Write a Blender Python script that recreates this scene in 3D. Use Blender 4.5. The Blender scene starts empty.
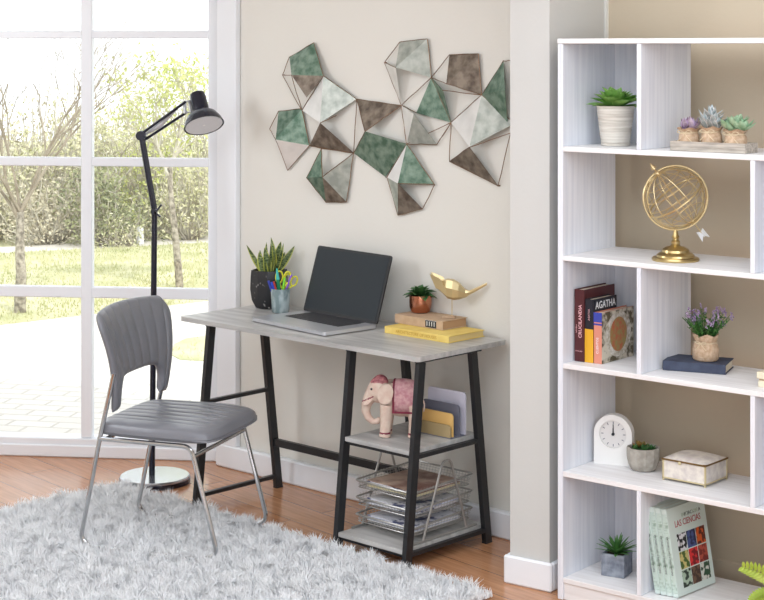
import bpy, math, random
import numpy as np
from mathutils import Vector, Matrix
R = math.radians
C = bpy.context.scene.collection
random.seed(7)
# ------------------------------------------------------------------ camera
H, F, HY = 1.847, 1662.0, 47.0
cam_d = bpy.data.cameras.new('camera'); cam = bpy.data.objects.new('camera', cam_d); C.objects.link(cam)
bpy.context.scene.camera = cam
cam.location = (0, 0, H); cam.rotation_euler = (R(90), 0, 0)
cam_d.sensor_width = 36; cam_d.lens = 36 * F / 764; cam_d.shift_y = -(300 - HY) / 764
cam_d.clip_start = .05; cam_d.clip_end = 200
def at(px, py, z):                      # surveyed point at a known height
    D = (H - z) * F / (py - HY); return Vector(((px - 382) / F * D, D, z))
def hit(px, py, P0, n):                 # surveyed point on a known plane
    d = Vector(((px - 382) / F, 1, (HY - py) / F)); o = Vector((0, 0, H))
    return o + d * ((Vector(P0) - o).dot(n) / d.dot(n))
class Frame:                            # local axes of a piece of furniture or a wall
    def __init__(s, x, y, deg):
        s.o = Vector((x, y, 0)); a = R(deg); s.rz = a
        s.X = Vector((math.cos(a), math.sin(a), 0)); s.Y = Vector((-math.sin(a), math.cos(a), 0))
    def w(s, x, y, z=0): return s.o + s.X * x + s.Y * y + Vector((0, 0, z))
    def lx(s, px, y):                   # local x seen at picture column px, for local depth y
        k = (px - 382) / F; p = s.o + s.Y * y
        return (k * p.y - p.x) / (s.X.x - k * s.X.y)
# ------------------------------------------------------------------ colours and materials
def lin(c):
    return tuple(((v / 255) / 12.92 if v / 255 <= .04045 else (((v / 255) + .055) / 1.055) ** 2.4) for v in c) + (1,)
def pbr(name, c, rough=.5, metal=0, c2=None, scale=8, stretch=(1, 1, 1), detail=4, lo=.35, hi=.65, bump=0, bscale=None, rot=(0, 0, 0), trans=0, spec=None, coat=0):
    m = bpy.data.materials.new(name); m.use_nodes = True; nt = m.node_tree; b = nt.nodes['Principled BSDF']
    b.inputs['Base Color'].default_value = lin(c); b.inputs['Roughness'].default_value = rough; b.inputs['Metallic'].default_value = metal
    if spec is not None: b.inputs['Specular IOR Level'].default_value = spec
    if coat: b.inputs['Coat Weight'].default_value = coat
    if c2 or bump:
        tc = nt.nodes.new('ShaderNodeTexCoord'); mp = nt.nodes.new('ShaderNodeMapping')
        mp.inputs['Scale'].default_value = stretch; mp.inputs['Rotation'].default_value = rot
        nt.links.new(tc.outputs['Object'], mp.inputs['Vector'])
    if c2:
        n = nt.nodes.new('ShaderNodeTexNoise'); n.inputs['Scale'].default_value = scale; n.inputs['Detail'].default_value = detail
        nt.links.new(mp.outputs[0], n.inputs['Vector'])
        r = nt.nodes.new('ShaderNodeValToRGB'); r.color_ramp.elements[0].position = lo; r.color_ramp.elements[1].position = hi
        r.color_ramp.elements[0].color = lin(c); r.color_ramp.elements[1].color = lin(c2)
        nt.links.new(n.outputs['Fac'], r.inputs[0]); nt.links.new(r.outputs[0], b.inputs['Base Color'])
    if bump:
        n2 = nt.nodes.new('ShaderNodeTexNoise'); n2.inputs['Scale'].default_value = bscale or scale; n2.inputs['Detail'].default_value = 3
        nt.links.new(mp.outputs[0], n2.inputs['Vector'])
        bp = nt.nodes.new('ShaderNodeBump'); bp.inputs['Strength'].default_value = bump; bp.inputs['Distance'].default_value = .01
        nt.links.new(n2.outputs['Fac'], bp.inputs['Height']); nt.links.new(bp.outputs[0], b.inputs['Normal'])
    return m
def glassy(name, tint=(1, 1, 1), refl=.06):
    m = bpy.data.materials.new(name); m.use_nodes = True; nt = m.node_tree; nt.nodes.clear()
    o = nt.nodes.new('ShaderNodeOutputMaterial'); t = nt.nodes.new('ShaderNodeBsdfTransparent'); g = nt.nodes.new('ShaderNodeBsdfGlossy')
    g.inputs['Roughness'].default_value = .02; t.inputs[0].default_value = (*tint, 1); x = nt.nodes.new('ShaderNodeMixShader'); x.inputs[0].default_value = refl
    nt.links.new(t.outputs[0], x.inputs[1]); nt.links.new(g.outputs[0], x.inputs[2]); nt.links.new(x.outputs[0], o.inputs[0]); return m
def planks(name, cols, mortar, w, h, rough, rotz=0, msize=.002, grain=True, bump=0, off=.5, freq=2):
    m = bpy.data.materials.new(name); m.use_nodes = True; nt = m.node_tree; b = nt.nodes['Principled BSDF']
    g = nt.nodes.new('ShaderNodeNewGeometry'); mp = nt.nodes.new('ShaderNodeMapping'); mp.inputs['Rotation'].default_value = (0, 0, rotz)
    nt.links.new(g.outputs['Position'], mp.inputs[0])
    br = nt.nodes.new('ShaderNodeTexBrick'); br.inputs['Scale'].default_value = 1; br.inputs['Brick Width'].default_value = w; br.inputs['Row Height'].default_value = h
    br.inputs['Mortar Size'].default_value = msize; br.inputs['Mortar Smooth'].default_value = .3; br.offset = off; br.offset_frequency = freq
    br.inputs['Color1'].default_value = lin(cols[0]); br.inputs['Color2'].default_value = lin(cols[1]); br.inputs['Mortar'].default_value = lin(mortar)
    nt.links.new(mp.outputs[0], br.inputs['Vector']); out = br.outputs['Color']
    if grain:
        mp2 = nt.nodes.new('ShaderNodeMapping'); mp2.inputs['Scale'].default_value = (3, 40, 1); nt.links.new(mp.outputs[0], mp2.inputs[0])
        n = nt.nodes.new('ShaderNodeTexNoise'); n.inputs['Scale'].default_value = 1.5; n.inputs['Detail'].default_value = 6; nt.links.new(mp2.outputs[0], n.inputs[0])
        r = nt.nodes.new('ShaderNodeValToRGB'); r.color_ramp.elements[0].position = .3; r.color_ramp.elements[1].position = .7
        r.color_ramp.elements[0].color = (.72, .68, .64, 1); r.color_ramp.elements[1].color = (1.12, 1.12, 1.12, 1); nt.links.new(n.outputs[0], r.inputs[0])
        x = nt.nodes.new('ShaderNodeMixRGB'); x.blend_type = 'MULTIPLY'; x.inputs[0].default_value = .8
        nt.links.new(out, x.inputs[1]); nt.links.new(r.outputs[0], x.inputs[2]); out = x.outputs[0]
    nt.links.new(out, b.inputs['Base Color']); b.inputs['Roughness'].default_value = rough
    if bump:
        bp = nt.nodes.new('ShaderNodeBump'); bp.inputs['Strength'].default_value = bump; bp.inputs['Distance'].default_value = .01; bp.invert = True
        nt.links.new(br.outputs['Fac'], bp.inputs['Height']); nt.links.new(bp.outputs[0], b.inputs['Normal'])
    return m
M = {}
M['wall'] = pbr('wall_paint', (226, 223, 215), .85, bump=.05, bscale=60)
M['wallp'] = pbr('pillar_paint', (203, 202, 198), .85, bump=.05, bscale=60)  # wall paint darkened in colour to offset the strong light on the pillar
M['twigdark'] = pbr('brown_twigs', (164, 154, 136), .9, c2=(122, 112, 94), scale=9)
M['taupe'] = pbr('taupe_wall_paint', (202, 187, 164), .85, bump=.05, bscale=60)
M['white'] = pbr('white_gloss_paint', (236, 238, 242), .35)
M['floor'] = planks('wood_floor', [(196, 144, 106), (182, 128, 90)], (104, 72, 52), 1.3, .15, .2, R(50))
M['ceil'] = pbr('ceiling_paint', (240, 240, 238), .9)
M['pane'] = glassy('window_glass')
M['paver'] = planks('pale_pavers', [(218, 215, 207), (226, 223, 215)], (200, 196, 188), .24, .12, .8, R(12), .008, False, bump=.6)
M['pathway'] = pbr('pale_path', (226, 222, 212), .9, c2=(212, 208, 198), scale=3)
M['grassbase'] = pbr('lawn_soil', (176, 178, 132), .95, c2=(212, 208, 172), scale=2.2, detail=8)
M['grass'] = pbr('grass_blades', (172, 176, 124), .8, c2=(212, 210, 168), scale=1.2, detail=5)
M['field'] = pbr('dry_field', (206, 204, 170), .95, c2=(176, 180, 132), scale=.6)
M['bark'] = pbr('pale_bark', (186, 178, 162), .9, c2=(104, 98, 86), scale=30, bump=.3)
M['twig'] = pbr('dry_twigs', (216, 212, 198), .9, c2=(160, 152, 134), scale=9)
M['leaf_olive'] = pbr('olive_leaves', (172, 174, 128), .8, c2=(214, 210, 178), scale=6)
M['leaf_lime'] = pbr('lime_leaves', (178, 190, 96), .8, c2=(206, 210, 144), scale=6)
M['leaf_dark'] = pbr('dark_leaves', (104, 114, 80), .8, c2=(160, 164, 122), scale=8)
M['leaf_brown'] = pbr('brown_leaves', (172, 164, 142), .8, c2=(208, 202, 176), scale=6)
M['graywood'] = pbr('grey_oak_laminate', (160, 158, 156), .32, c2=(196, 194, 191), scale=2.2, stretch=(1.5, 14, 14), detail=8, lo=.32, hi=.68)
M['grayedge'] = pbr('grey_oak_edge', (128, 120, 112), .5, c2=(160, 152, 143), scale=3, stretch=(2, 10, 10))
M['black'] = pbr('black_powder_coat', (32, 33, 36), .4)
M['softblack'] = pbr('navy_black_enamel', (18, 20, 38), .26)
M['shelf'] = pbr('whitewashed_wood', (218, 221, 230), .5, c2=(234, 236, 242), scale=2, stretch=(30, 30, 1.2), detail=6, lo=.3, hi=.6)
M['shelfh'] = pbr('whitewashed_wood_boards', (226, 223, 222), .5, c2=(240, 238, 238), scale=2, stretch=(1.2, 30, 30), detail=6, lo=.3, hi=.6)
M['leather'] = pbr('grey_leatherette', (120, 121, 127), .28, bump=.08, bscale=220)
M['chrome'] = pbr('chrome', (205, 206, 208), .12, 1)
M['polished'] = pbr('polished_steel', (196, 200, 208), .16, .9)
M['silver'] = pbr('silver_aluminium', (205, 206, 210), .32, .6)
M['key'] = pbr('black_keys', (48, 48, 52), .5)
M['screen'] = pbr('dark_screen', (44, 50, 55), .35, spec=.25)
M['gold'] = pbr('brushed_gold', (202, 180, 128), .28, 1)
M['palegold'] = pbr('pale_gold', (216, 196, 150), .35, .85)
M['copper'] = pbr('copper', (190, 128, 100), .25, 1)
M['soil'] = pbr('potting_soil', (58, 46, 36), .95, c2=(88, 72, 56), scale=60)
M['green'] = pbr('fresh_green_leaf', (104, 160, 66), .38, c2=(150, 196, 104), scale=30)
M['deepgreen'] = pbr('deep_green_leaf', (42, 84, 46), .45, c2=(84, 128, 70), scale=50)
M['midgreen'] = pbr('mid_green_leaf', (60, 112, 56), .45, c2=(96, 148, 74), scale=40)
M['limeleaf'] = pbr('lime_fern_leaf', (160, 190, 60), .5, c2=(190, 210, 90), scale=20)
M['snake'] = pbr('snake_plant_leaf', (50, 74, 42), .4, c2=(150, 166, 112), scale=60, stretch=(1, 1, 3), lo=.4, hi=.7)
M['snake_edge'] = pbr('snake_plant_margin', (186, 190, 92), .4)
M['red_tip'] = pbr('reddish_leaf', (176, 112, 66), .5, c2=(96, 120, 60), scale=60)
M['bluegrey'] = pbr('blue_grey_leaf', (140, 156, 158), .5, c2=(196, 204, 204), scale=60)
M['mint'] = pbr('mint_leaf', (140, 180, 140), .5, c2=(186, 212, 180), scale=50)
M['mauve'] = pbr('mauve_leaf', (206, 190, 204), .5, c2=(96, 60, 84), scale=50)
M['lavender'] = pbr('lavender_flower', (140, 112, 160), .7, c2=(196, 176, 204), scale=70)
M['burlap'] = pbr('burlap', (190, 158, 128), .9, c2=(214, 188, 160), scale=90, bump=.5, bscale=260)
M['twine'] = pbr('jute_twine', (222, 204, 172), .9)
M['traywood'] = pbr('weathered_wood', (150, 142, 132), .8, c2=(196, 186, 174), scale=12, stretch=(1, 6, 10))
M['ceramic'] = pbr('ribbed_ceramic', (196, 188, 176), .7, c2=(226, 220, 210), scale=6, stretch=(1, 1, 22), bump=.5, bscale=9)
M['concrete'] = pbr('grey_concrete', (150, 144, 134), .9, c2=(176, 170, 160), scale=40, bump=.3)
M['slatecon'] = pbr('blue_grey_concrete', (112, 118, 130), .9, c2=(150, 156, 166), scale=36, bump=.4)
M['blackpot'] = pbr('black_flecked_pot', (30, 30, 33), .4, c2=(150, 148, 146), scale=55, stretch=(1, 1, .6), lo=.66, hi=.74, detail=1)
M['cup'] = pbr('frosted_grey_glass', (120, 138, 140), .3, c2=(170, 184, 186), scale=26, stretch=(1, 1, .5), lo=.45, hi=.6, coat=.3)
def plain(n, c, rough=.6, **k):
    M[n] = pbr(n, c, rough, **k)
plain('maroon', (80, 30, 34), .4); plain('book_black', (22, 24, 36), .45); plain('yellow_spine', (226, 168, 34)); plain('pink_spine', (214, 138, 116))
plain('blue_cap', (54, 66, 160)); plain('page', (226, 216, 196), .9, c2=(204, 192, 168), scale=4, stretch=(1, 1, 1))
plain('page_yellow', (222, 196, 134), .9); plain('yellow_cloth', (236, 208, 118), .7, c2=(224, 192, 100), scale=20)
plain('tan_cloth', (196, 168, 140), .8, c2=(182, 154, 126), scale=30); plain('page_tan', (178, 142, 108), .9)
plain('navy_cloth', (56, 62, 82), .75, c2=(70, 78, 98), scale=30); plain('mint_cover', (208, 222, 216), .5); plain('spine_green', (196, 214, 205), .55, c2=(146, 170, 154), scale=30, stretch=(1, 1, 3), lo=.5, hi=.66)
plain('ornate', (206, 196, 176), .5, c2=(84, 72, 44), scale=42, detail=6, lo=.42, hi=.58); plain('ornate_red', (186, 96, 58), .5, c2=(150, 140, 80), scale=50, detail=4)
plain('ornate_ring', (222, 216, 206), .5, c2=(170, 156, 130), scale=80)
plain('ink', (36, 40, 46)); plain('ink_red', (170, 60, 70)); plain('paper', (232, 232, 232), .8); plain('white_ink', (235, 235, 235), .7); plain('pinkish_ink', (226, 176, 180)); plain('gold_ink', (196, 156, 60))
for k, c, d in [('pic_a', (20, 20, 28), (220, 220, 224)), ('pic_b', (72, 88, 140), (40, 44, 80)), ('pic_c', (212, 92, 38), (90, 34, 24)), ('pic_d', (70, 96, 44), (200, 186, 120)),
                ('pic_e', (214, 48, 52), (120, 22, 34)), ('pic_f', (120, 44, 40), (180, 80, 66)), ('pic_g', (34, 52, 42), (170, 190, 170)), ('pic_h', (110, 84, 68), (70, 52, 44)), ('pic_i', (46, 78, 56), (214, 214, 206))]:
    plain(k, c, .5, c2=d, scale=55, detail=1, lo=.47, hi=.53)
plain('elephant', (218, 198, 182), .6, c2=(206, 176, 160), scale=40); plain('saddle', (196, 132, 142), .6, c2=(220, 176, 178), scale=70); plain('saddle_trim', (122, 34, 58), .6)
plain('cap_red', (128, 58, 68), .6, c2=(196, 130, 130), scale=70)
plain('lilac_card', (206, 204, 218)); plain('slate_card', (106, 108, 122)); plain('orange_card', (228, 186, 114)); plain('tan_card', (168, 148, 108))
M['wire'] = pbr('silver_wire', (176, 174, 170), .35, .7)
plain('mag_photo', (196, 170, 150), .4, c2=(118, 74, 62), scale=14); plain('mag_cream', (226, 216, 180), .5); plain('print_blue', (214, 220, 238), .5, c2=(110, 122, 170), scale=16, lo=.5, hi=.62)
plain('print_white', (232, 232, 238), .5, c2=(84, 92, 128), scale=22, lo=.54, hi=.64)
M['art_green'] = pbr('verdigris_metal', (76, 104, 86), .5, .5, c2=(132, 152, 136), scale=30, detail=7)
M['art_dark'] = pbr('aged_bronze_metal', (92, 80, 70), .5, .5, c2=(146, 134, 120), scale=26, detail=7)
M['art_grey'] = pbr('grey_patina_metal', (150, 156, 148), .45, .5, c2=(186, 190, 182), scale=26, detail=7)
M['art_pale'] = pbr('silver_leaf_metal', (214, 212, 208), .4, .35, c2=(230, 228, 224), scale=14, detail=6)
M['art_wire'] = pbr('bronze_wire', (128, 100, 78), .4, .6)
M['whiteplas'] = pbr('white_enamel', (236, 235, 232), .4); M['dial'] = pbr('pale_dial', (222, 220, 218), .5)
M['shell'] = pbr('mother_of_pearl', (232, 224, 212), .3, c2=(206, 196, 190), scale=40, coat=.4); M['brass'] = pbr('antique_brass', (138, 112, 72), .4, .8); M['palebrass'] = pbr('pale_brass', (214, 200, 158), .4, .6)
M['lampin'] = pbr('lamp_reflector', (225, 226, 230), .35); M['bulb'] = pbr('frosted_bulb', (250, 250, 250), .3)
M['rug'] = pbr('grey_shag', (238, 238, 239), .95, c2=(247, 247, 247), scale=9, detail=3, spec=.1); M['rugbase'] = pbr('rug_backing', (205, 207, 212), .95)
for k, c in dict(pen_blue=(40, 70, 190), pen_red=(200, 60, 50), pen_teal=(70, 190, 180), pen_green=(20, 130, 90), pen_purple=(150, 100, 210), scissor_yellow=(222, 220, 60), pen_lime=(130, 214, 60), creamblock=(232, 222, 196)).items(): plain(k, c, .35)
# ------------------------------------------------------------------ mesh builder
class MB:
    def __init__(s): s.v = []; s.f = []; s.m = []
    def add(s, vs, fs, mi=0, T=None):
        b = len(s.v)
        s.v += [tuple(T @ Vector(v)) if T is not None else tuple(v) for v in vs]
        s.f += [tuple(i + b for i in f) for f in fs]; s.m += [mi] * len(fs); return s
    def box(s, x0, x1, y0, y1, z0, z1, bev=0, mi=0, T=None):
        lo = (min(x0, x1), min(y0, y1), min(z0, z1)); hi = (max(x0, x1), max(y0, y1), max(z0, z1))
        bev = min(bev, *[(hi[i] - lo[i]) * .49 for i in range(3)])
        if bev <= 0:
            vs = [(x, y, z) for x in (lo[0], hi[0]) for y in (lo[1], hi[1]) for z in (lo[2], hi[2])]
            return s.add(vs, [(0, 1, 3, 2), (4, 6, 7, 5), (0, 4, 5, 1), (2, 3, 7, 6), (0, 2, 6, 4), (1, 5, 7, 3)], mi, T)
        vs = []; idx = {}
        for c in range(8):
            sg = [(c >> i) & 1 for i in range(3)]
            for ax in range(3):
                p = [(hi[i] - (0 if i == ax else bev)) if sg[i] else (lo[i] + (0 if i == ax else bev)) for i in range(3)]
                idx[(tuple(sg), ax)] = len(vs); vs.append(p)
        fs = []
        for ax in range(3):
            a, b = [i for i in range(3) if i != ax]
            for sd in (0, 1):
                q = []
                for (u, w) in ((0, 0), (1, 0), (1, 1), (0, 1)):
                    sg = [0, 0, 0]; sg[ax] = sd; sg[a] = u; sg[b] = w; q.append(idx[(tuple(sg), ax)])
                fs.append(q if (sd == 1) ^ (ax == 1) else q[::-1])
            for u in (0, 1):
                for w in (0, 1):
                    s0 = [0, 0, 0]; s1 = [0, 0, 0]; s0[a] = s1[a] = u; s0[b] = s1[b] = w; s1[ax] = 1
                    q = [idx[(tuple(s0), a)], idx[(tuple(s1), a)], idx[(tuple(s1), b)], idx[(tuple(s0), b)]]
                    fs.append(q)
        for c in range(8):
            sg = tuple((c >> i) & 1 for i in range(3)); fs.append([idx[(sg, 0)], idx[(sg, 1)], idx[(sg, 2)]])
        return s.add(vs, fs, mi, T)
    def tube(s, pts, r, n=8, closed=False, mi=0, T=None, cap=True, flat=1.0):
        pts = [Vector(p) for p in pts]; N = len(pts); rr = r if isinstance(r, (list, tuple)) else [r] * N
        def tan(i):
            if closed: return (pts[(i + 1) % N] - pts[i - 1]).normalized()
            return (pts[min(i + 1, N - 1)] - pts[max(i - 1, 0)]).normalized()
        t = tan(0); up = Vector((0, 0, 1)) if abs(t.z) < .9 else Vector((1, 0, 0)); u = t.cross(up).normalized(); vs = []
        for i in range(N):
            t = tan(i); u = (u - t * u.dot(t)).normalized(); w = t.cross(u)
            for k in range(n):
                a = 2 * math.pi * k / n; vs.append(pts[i] + (u * math.cos(a) + w * math.sin(a) * flat) * rr[i])
        fs = []
        for i in range(N if closed else N - 1):
            j = (i + 1) % N
            for k in range(n): fs.append((i * n + k, i * n + (k + 1) % n, j * n + (k + 1) % n, j * n + k))
        if cap and not closed: fs.append(tuple(range(n))[::-1]); fs.append(tuple((N - 1) * n + k for k in range(n)))
        return s.add(vs, fs, mi, T)
    def bar(s, a, b, w, d, side=(1, 0, 0), mi=0, T=None):   # straight rectangular tube, w along side, d across
        a = Vector(a); b = Vector(b); t = (b - a).normalized(); sd = Vector(side); sd = (sd - t * sd.dot(t)).normalized(); o = t.cross(sd)
        vs = [p + sd * (i * w / 2) + o * (j * d / 2) for p in (a, b) for i, j in ((-1, -1), (1, -1), (1, 1), (-1, 1))]
        return s.add(vs, [(3, 2, 1, 0), (4, 5, 6, 7), (0, 1, 5, 4), (1, 2, 6, 5), (2, 3, 7, 6), (3, 0, 4, 7)], mi, T)
    def lathe(s, prof, n=28, c=(0, 0, 0), mi=0, T=None, sq=None):
        vs = []; fs = []
        for r, z in prof:
            for k in range(n):
                a = 2 * math.pi * k / n; q = 1
                if sq: q = 1 / (abs(math.cos(a)) ** sq + abs(math.sin(a)) ** sq) ** (1 / sq)
                vs.append((c[0] + r * q * math.cos(a), c[1] + r * q * math.sin(a), c[2] + z))
        for i in range(len(prof) - 1):
            for k in range(n): fs.append((i * n + k, i * n + (k + 1) % n, (i + 1) * n + (k + 1) % n, (i + 1) * n + k))
        if prof[0][0] > 1e-4: fs.append(tuple(range(n))[::-1])
        if prof[-1][0] > 1e-4: fs.append(tuple((len(prof) - 1) * n + k for k in range(n)))
        return s.add(vs, fs, mi, T)
    def ball(s, c, r, n=14, mi=0, T=None):
        r = r if isinstance(r, (list, tuple)) else (r, r, r); vs = []; fs = []; m = n // 2
        for i in range(m + 1):
            th = math.pi * i / m
            for k in range(n):
                a = 2 * math.pi * k / n; vs.append((c[0] + r[0] * math.sin(th) * math.cos(a), c[1] + r[1] * math.sin(th) * math.sin(a), c[2] - r[2] * math.cos(th)))
        for i in range(m):
            for k in range(n): fs.append((i * n + k, i * n + (k + 1) % n, (i + 1) * n + (k + 1) % n, (i + 1) * n + k))
        return s.add(vs, fs, mi, T)
    def prism(s, poly, z0, z1, mi=0, T=None):
        n = len(poly); vs = [(x, y, z0) for x, y in poly] + [(x, y, z1) for x, y in poly]
        return s.add(vs, [tuple(range(n))[::-1], tuple(range(n, 2 * n))] + [(i, (i + 1) % n, n + (i + 1) % n, n + i) for i in range(n)], mi, T)
    def leaf(s, base, d, L, W, curl=.3, up=(0, 0, 1), segs=7, shape=1.0, fold=.15, mi=0, edge=None, thick=0, T=None):
        base = Vector(base); d = Vector(d).normalized(); up = Vector(up)
        sd = d.cross(up); sd = sd.normalized() if sd.length > .05 else Vector((1, 0, 0)); n = sd.cross(d).normalized()
        vs = []; fs = []; ms = []; p = base.copy(); cols = 4 if edge is not None else 2
        for i in range(segs + 1):
            t = i / segs; w = W * (math.sin(math.pi * min(1, (t * .92 + .08)) ** shape) ** .8 if t < 1 else 0) / 2 + .0003
            offs = (-1, -.72, 0, .72, 1) if cols == 4 else (-1, 0, 1)
            for o in offs: vs.append(p + sd * (o * w) + n * (abs(o) * w * fold * 2))
            ang = -curl / segs
            rot = Matrix.Rotation(ang, 3, sd); d = (rot @ d); n = (rot @ n); p = p + d * (L / segs)
        k = cols + 1
        for i in range(segs):
            for c in range(cols):
                fs.append((i * k + c, i * k + c + 1, (i + 1) * k + c + 1, (i + 1) * k + c)); ms.append(edge if (edge is not None and c in (0, cols - 1)) else mi)
        b = len(s.v); s.v += [tuple(T @ v) if T is not None else tuple(v) for v in vs]; s.f += [tuple(j + b for j in f) for f in fs]; s.m += ms; return s
    def build(s, name, mats, parent=None, loc=(0, 0, 0), rz=0, sharp=35, label=None):
        me = bpy.data.meshes.new(name); me.from_pydata(s.v, [], s.f)
        if not isinstance(mats, (list, tuple)): mats = [mats]
        for m in mats: me.materials.append(M[m] if isinstance(m, str) else m)
        me.polygons.foreach_set('material_index', s.m); me.validate(); me.update()
        me.shade_smooth(); me.set_sharp_from_angle(angle=R(sharp))
        o = bpy.data.objects.new(name, me); C.objects.link(o); o.location = loc; o.rotation_euler = (0, 0, rz)
        if parent: o.parent = parent
        if label: o['label'] = label
        return o
def tag(o, label, cat, group=None, kind=None):
    o['label'] = label; o['category'] = cat
    if group: o['group'] = group
    if kind: o['kind'] = kind
    return o
def thing(name, label, cat, loc=(0, 0, 0), rz=0, group=None):
    o = bpy.data.objects.new(name, None); C.objects.link(o); o.location = loc; o.rotation_euler = (0, 0, rz); o.empty_display_size = .05
    return tag(o, label, cat, group)
def struct(o): o['kind'] = 'structure'; return o
def fillet(pts, r, n=6, closed=False):
    pts = [Vector(p) for p in pts]; N = len(pts); out = []
    for i in range(N):
        if not closed and i in (0, N - 1): out.append(pts[i]); continue
        a, b, c = pts[i - 1], pts[i], pts[(i + 1) % N]; u = (a - b); w = (c - b); q = min(r, u.length * .45, w.length * .45)
        p0 = b + u.normalized() * q; p1 = b + w.normalized() * q
        for k in range(n + 1):
            t = k / n; out.append(p0 * (1 - t) ** 2 + b * 2 * t * (1 - t) + p1 * t * t)
    return out
def text(name, body, size, mat, parent, Mx, bold=0, sx=1, align='CENTER'):
    cu = bpy.data.curves.new(name, 'FONT'); cu.body = body; cu.size = size; cu.align_x = align; cu.align_y = 'CENTER'; cu.offset = bold; cu.extrude = .0003; cu.resolution_u = 2
    t = bpy.data.objects.new(name, cu); C.objects.link(t); bpy.context.view_layer.update()
    me = bpy.data.meshes.new_from_object(t.evaluated_get(bpy.context.evaluated_depsgraph_get())); bpy.data.objects.remove(t)
    me.transform(Mx @ Matrix.Diagonal((sx, 1, 1, 1))); me.materials.clear(); me.materials.append(M[mat]); me.name = name
    o = bpy.data.objects.new(name, me); C.objects.link(o)
    if parent: o.parent = parent
    return o
def basis(o, x, y):                     # matrix putting flat artwork (x right, y up) on a surface
    x = Vector(x).normalized(); y = Vector(y).normalized(); z = x.cross(y); o = Vector(o)
    return Matrix(((x.x, y.x, z.x, o.x), (x.y, y.y, z.y, o.y), (x.z, y.z, z.z, o.z), (0, 0, 0, 1)))
# ================================================================== THE ROOM
W = Frame(-.716, 7.41, -6.56); D_ = Frame(-.478, 7.145, -42.8); S = Frame(.588, 5.566, -39.4); P_ = Frame(.417, 5.727, -35.5)
CE = 2.75
outline = [(-3.4, -1.6), (3.3, -1.6), (3.3, 4.3), (1.0, 6.35), (-.55, 7.5), (-3.4, 7.83)]
struct(MB().prism(outline, -.06, 0).build('floor', 'floor'))
struct(MB().prism(outline, CE, CE + .12).build('ceiling', 'ceil'))
def wallbox(name, fr, x0, x1, y0, y1, z0, z1, mat, bev=0):
    return struct(MB().box(x0, x1, y0, y1, z0, z1, bev).build(name, mat, None, fr.o, fr.rz))
w0 = Frame(0, 0, 0)
wallbox('wall_left', w0, -3.45, -3.3, -1.6, 7.75, 0, CE, 'wall'); wallbox('wall_right', w0, 3.1, 3.25, -1.6, 4.2, 0, CE, 'wall'); wallbox('wall_rear', w0, -3.3, 3.1, -1.65, -1.5, 0, CE, 'wall')
xs = D_.lx(223, 0)
wallbox('wall_desk', D_, xs, 1.75, 0, .12, 0, CE, 'wall')
wallbox('trim_1', D_, xs - .01, D_.lx(235.5, -.03), -.03, 0, 0, CE, 'white', .004)
wallbox('baseboard_desk', D_, xs - .014, 1.4, -.034, 0, 0, .10, 'white', .006).location.z = .0
xr = P_.lx(549.5, .018)
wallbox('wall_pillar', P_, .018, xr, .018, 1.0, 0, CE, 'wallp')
b = MB().box(0, xr + .016, 0, .018, 0, .098, .006).box(xr, xr + .016, .018, .5, 0, .098, .006).box(0, .018, .018, .5, 0, .098, .006)
struct(b.build('baseboard_pillar', 'white', None, P_.o, P_.rz))
wallbox('wall_alcove', S, -.1, 3.35, .45, .57, 0, CE, 'taupe')
wallbox('baseboard_alcove', S, .02, 3.2, .438, .45, 0, .10, 'taupe', .005)
# window wall: white joinery with a big divided window
gx = [-.061 - i * .5875 for i in range(4)]          # right edges of four columns of panes, each .536 wide
gz = [(.083, .715), (.765, 1.309), (1.349, 1.885), (1.921, 2.45)]
xl = gx[-1] - .536
mb = MB().box(-2.62, .35, 0, .12, 2.45, CE); mb.box(-2.62, xl - .02, 0, .12, 0, 2.45)
struct(mb.build('wall_window', 'white', None, W.o, W.rz))
win = bpy.data.objects.new('window_1', None); C.objects.link(win); win.location = W.o; win.rotation_euler = (0, 0, W.rz); struct(win)
fm = MB().box(xl - .02, .35, .0, .1, 0, .083, .004).box(-.061, .0, .0, .1, .083, 2.45, .004).box(0, .35, .02, .1, .083, 2.45, .002)
fm.box(xl - .02, .1, -.012, 0, 0, .055, .005)
struct(fm.build('window_frame', 'white', win))
mm = MB()
for x in gx[:-1]: mm.box(x - .536 - .0515, x - .536, .012, .055, .083, 2.45, .004)
for a, c in zip(gz[:-1], gz[1:]): mm.box(xl, -.061, .016, .05, a[1], c[0], .004)
mm.box(xl - .02, xl, .012, .1, .083, 2.45)
struct(mm.build('window_muntin', 'white', win))
for x in gx:
    for z0, z1 in gz: struct(MB().box(x - .536, x, .031, .034, z0, z1).build('window_pane', 'pane', win))
# ================================================================== OUTSIDE
ZG = -.06
def flat(name, pts, z, mat, th=.05):
    return struct(MB().prism([(p[0], p[1]) for p in pts][::1], z - th, z).build(name, mat))
flat('ground_field', [(-26, 7.9), (14, 7.9), (14, 34), (-26, 34)], ZG - .03, 'field', .3)
A = at(0, 325, ZG); B = at(207, 301, ZG); dAB = (B - A)
E = at(0, 253.5, ZG); G = at(207, 243, ZG); dEG = (G - E)
flat('ground_patio', [(-9, 7.6), (1.5, 7.35), (1.5, 8), (B + dAB * 2.4).to_2d(), (A - dAB * 4).to_2d()], ZG, 'paver')
flat('lawn', [(A - dAB * 4).to_2d(), (B + dAB * 2.4).to_2d(), (G + dEG * 3).to_2d(), (E - dEG * 3).to_2d()], ZG + .004, 'grassbase')
E2 = at(0, 246.5, ZG); G2 = at(207, 237, ZG)
flat('pathway', [(E - dEG * 3).to_2d(), (G + dEG * 3).to_2d(), (G2 + dEG * 3).to_2d(), (E2 - dEG * 3).to_2d()], ZG - .002, 'pathway')
patch = [at(x, y, ZG).to_2d() for x, y in ((171, 355), (174, 345), (186, 339), (215, 335), (250, 336), (262, 350), (250, 362), (200, 361), (180, 360))][::-1]
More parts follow.
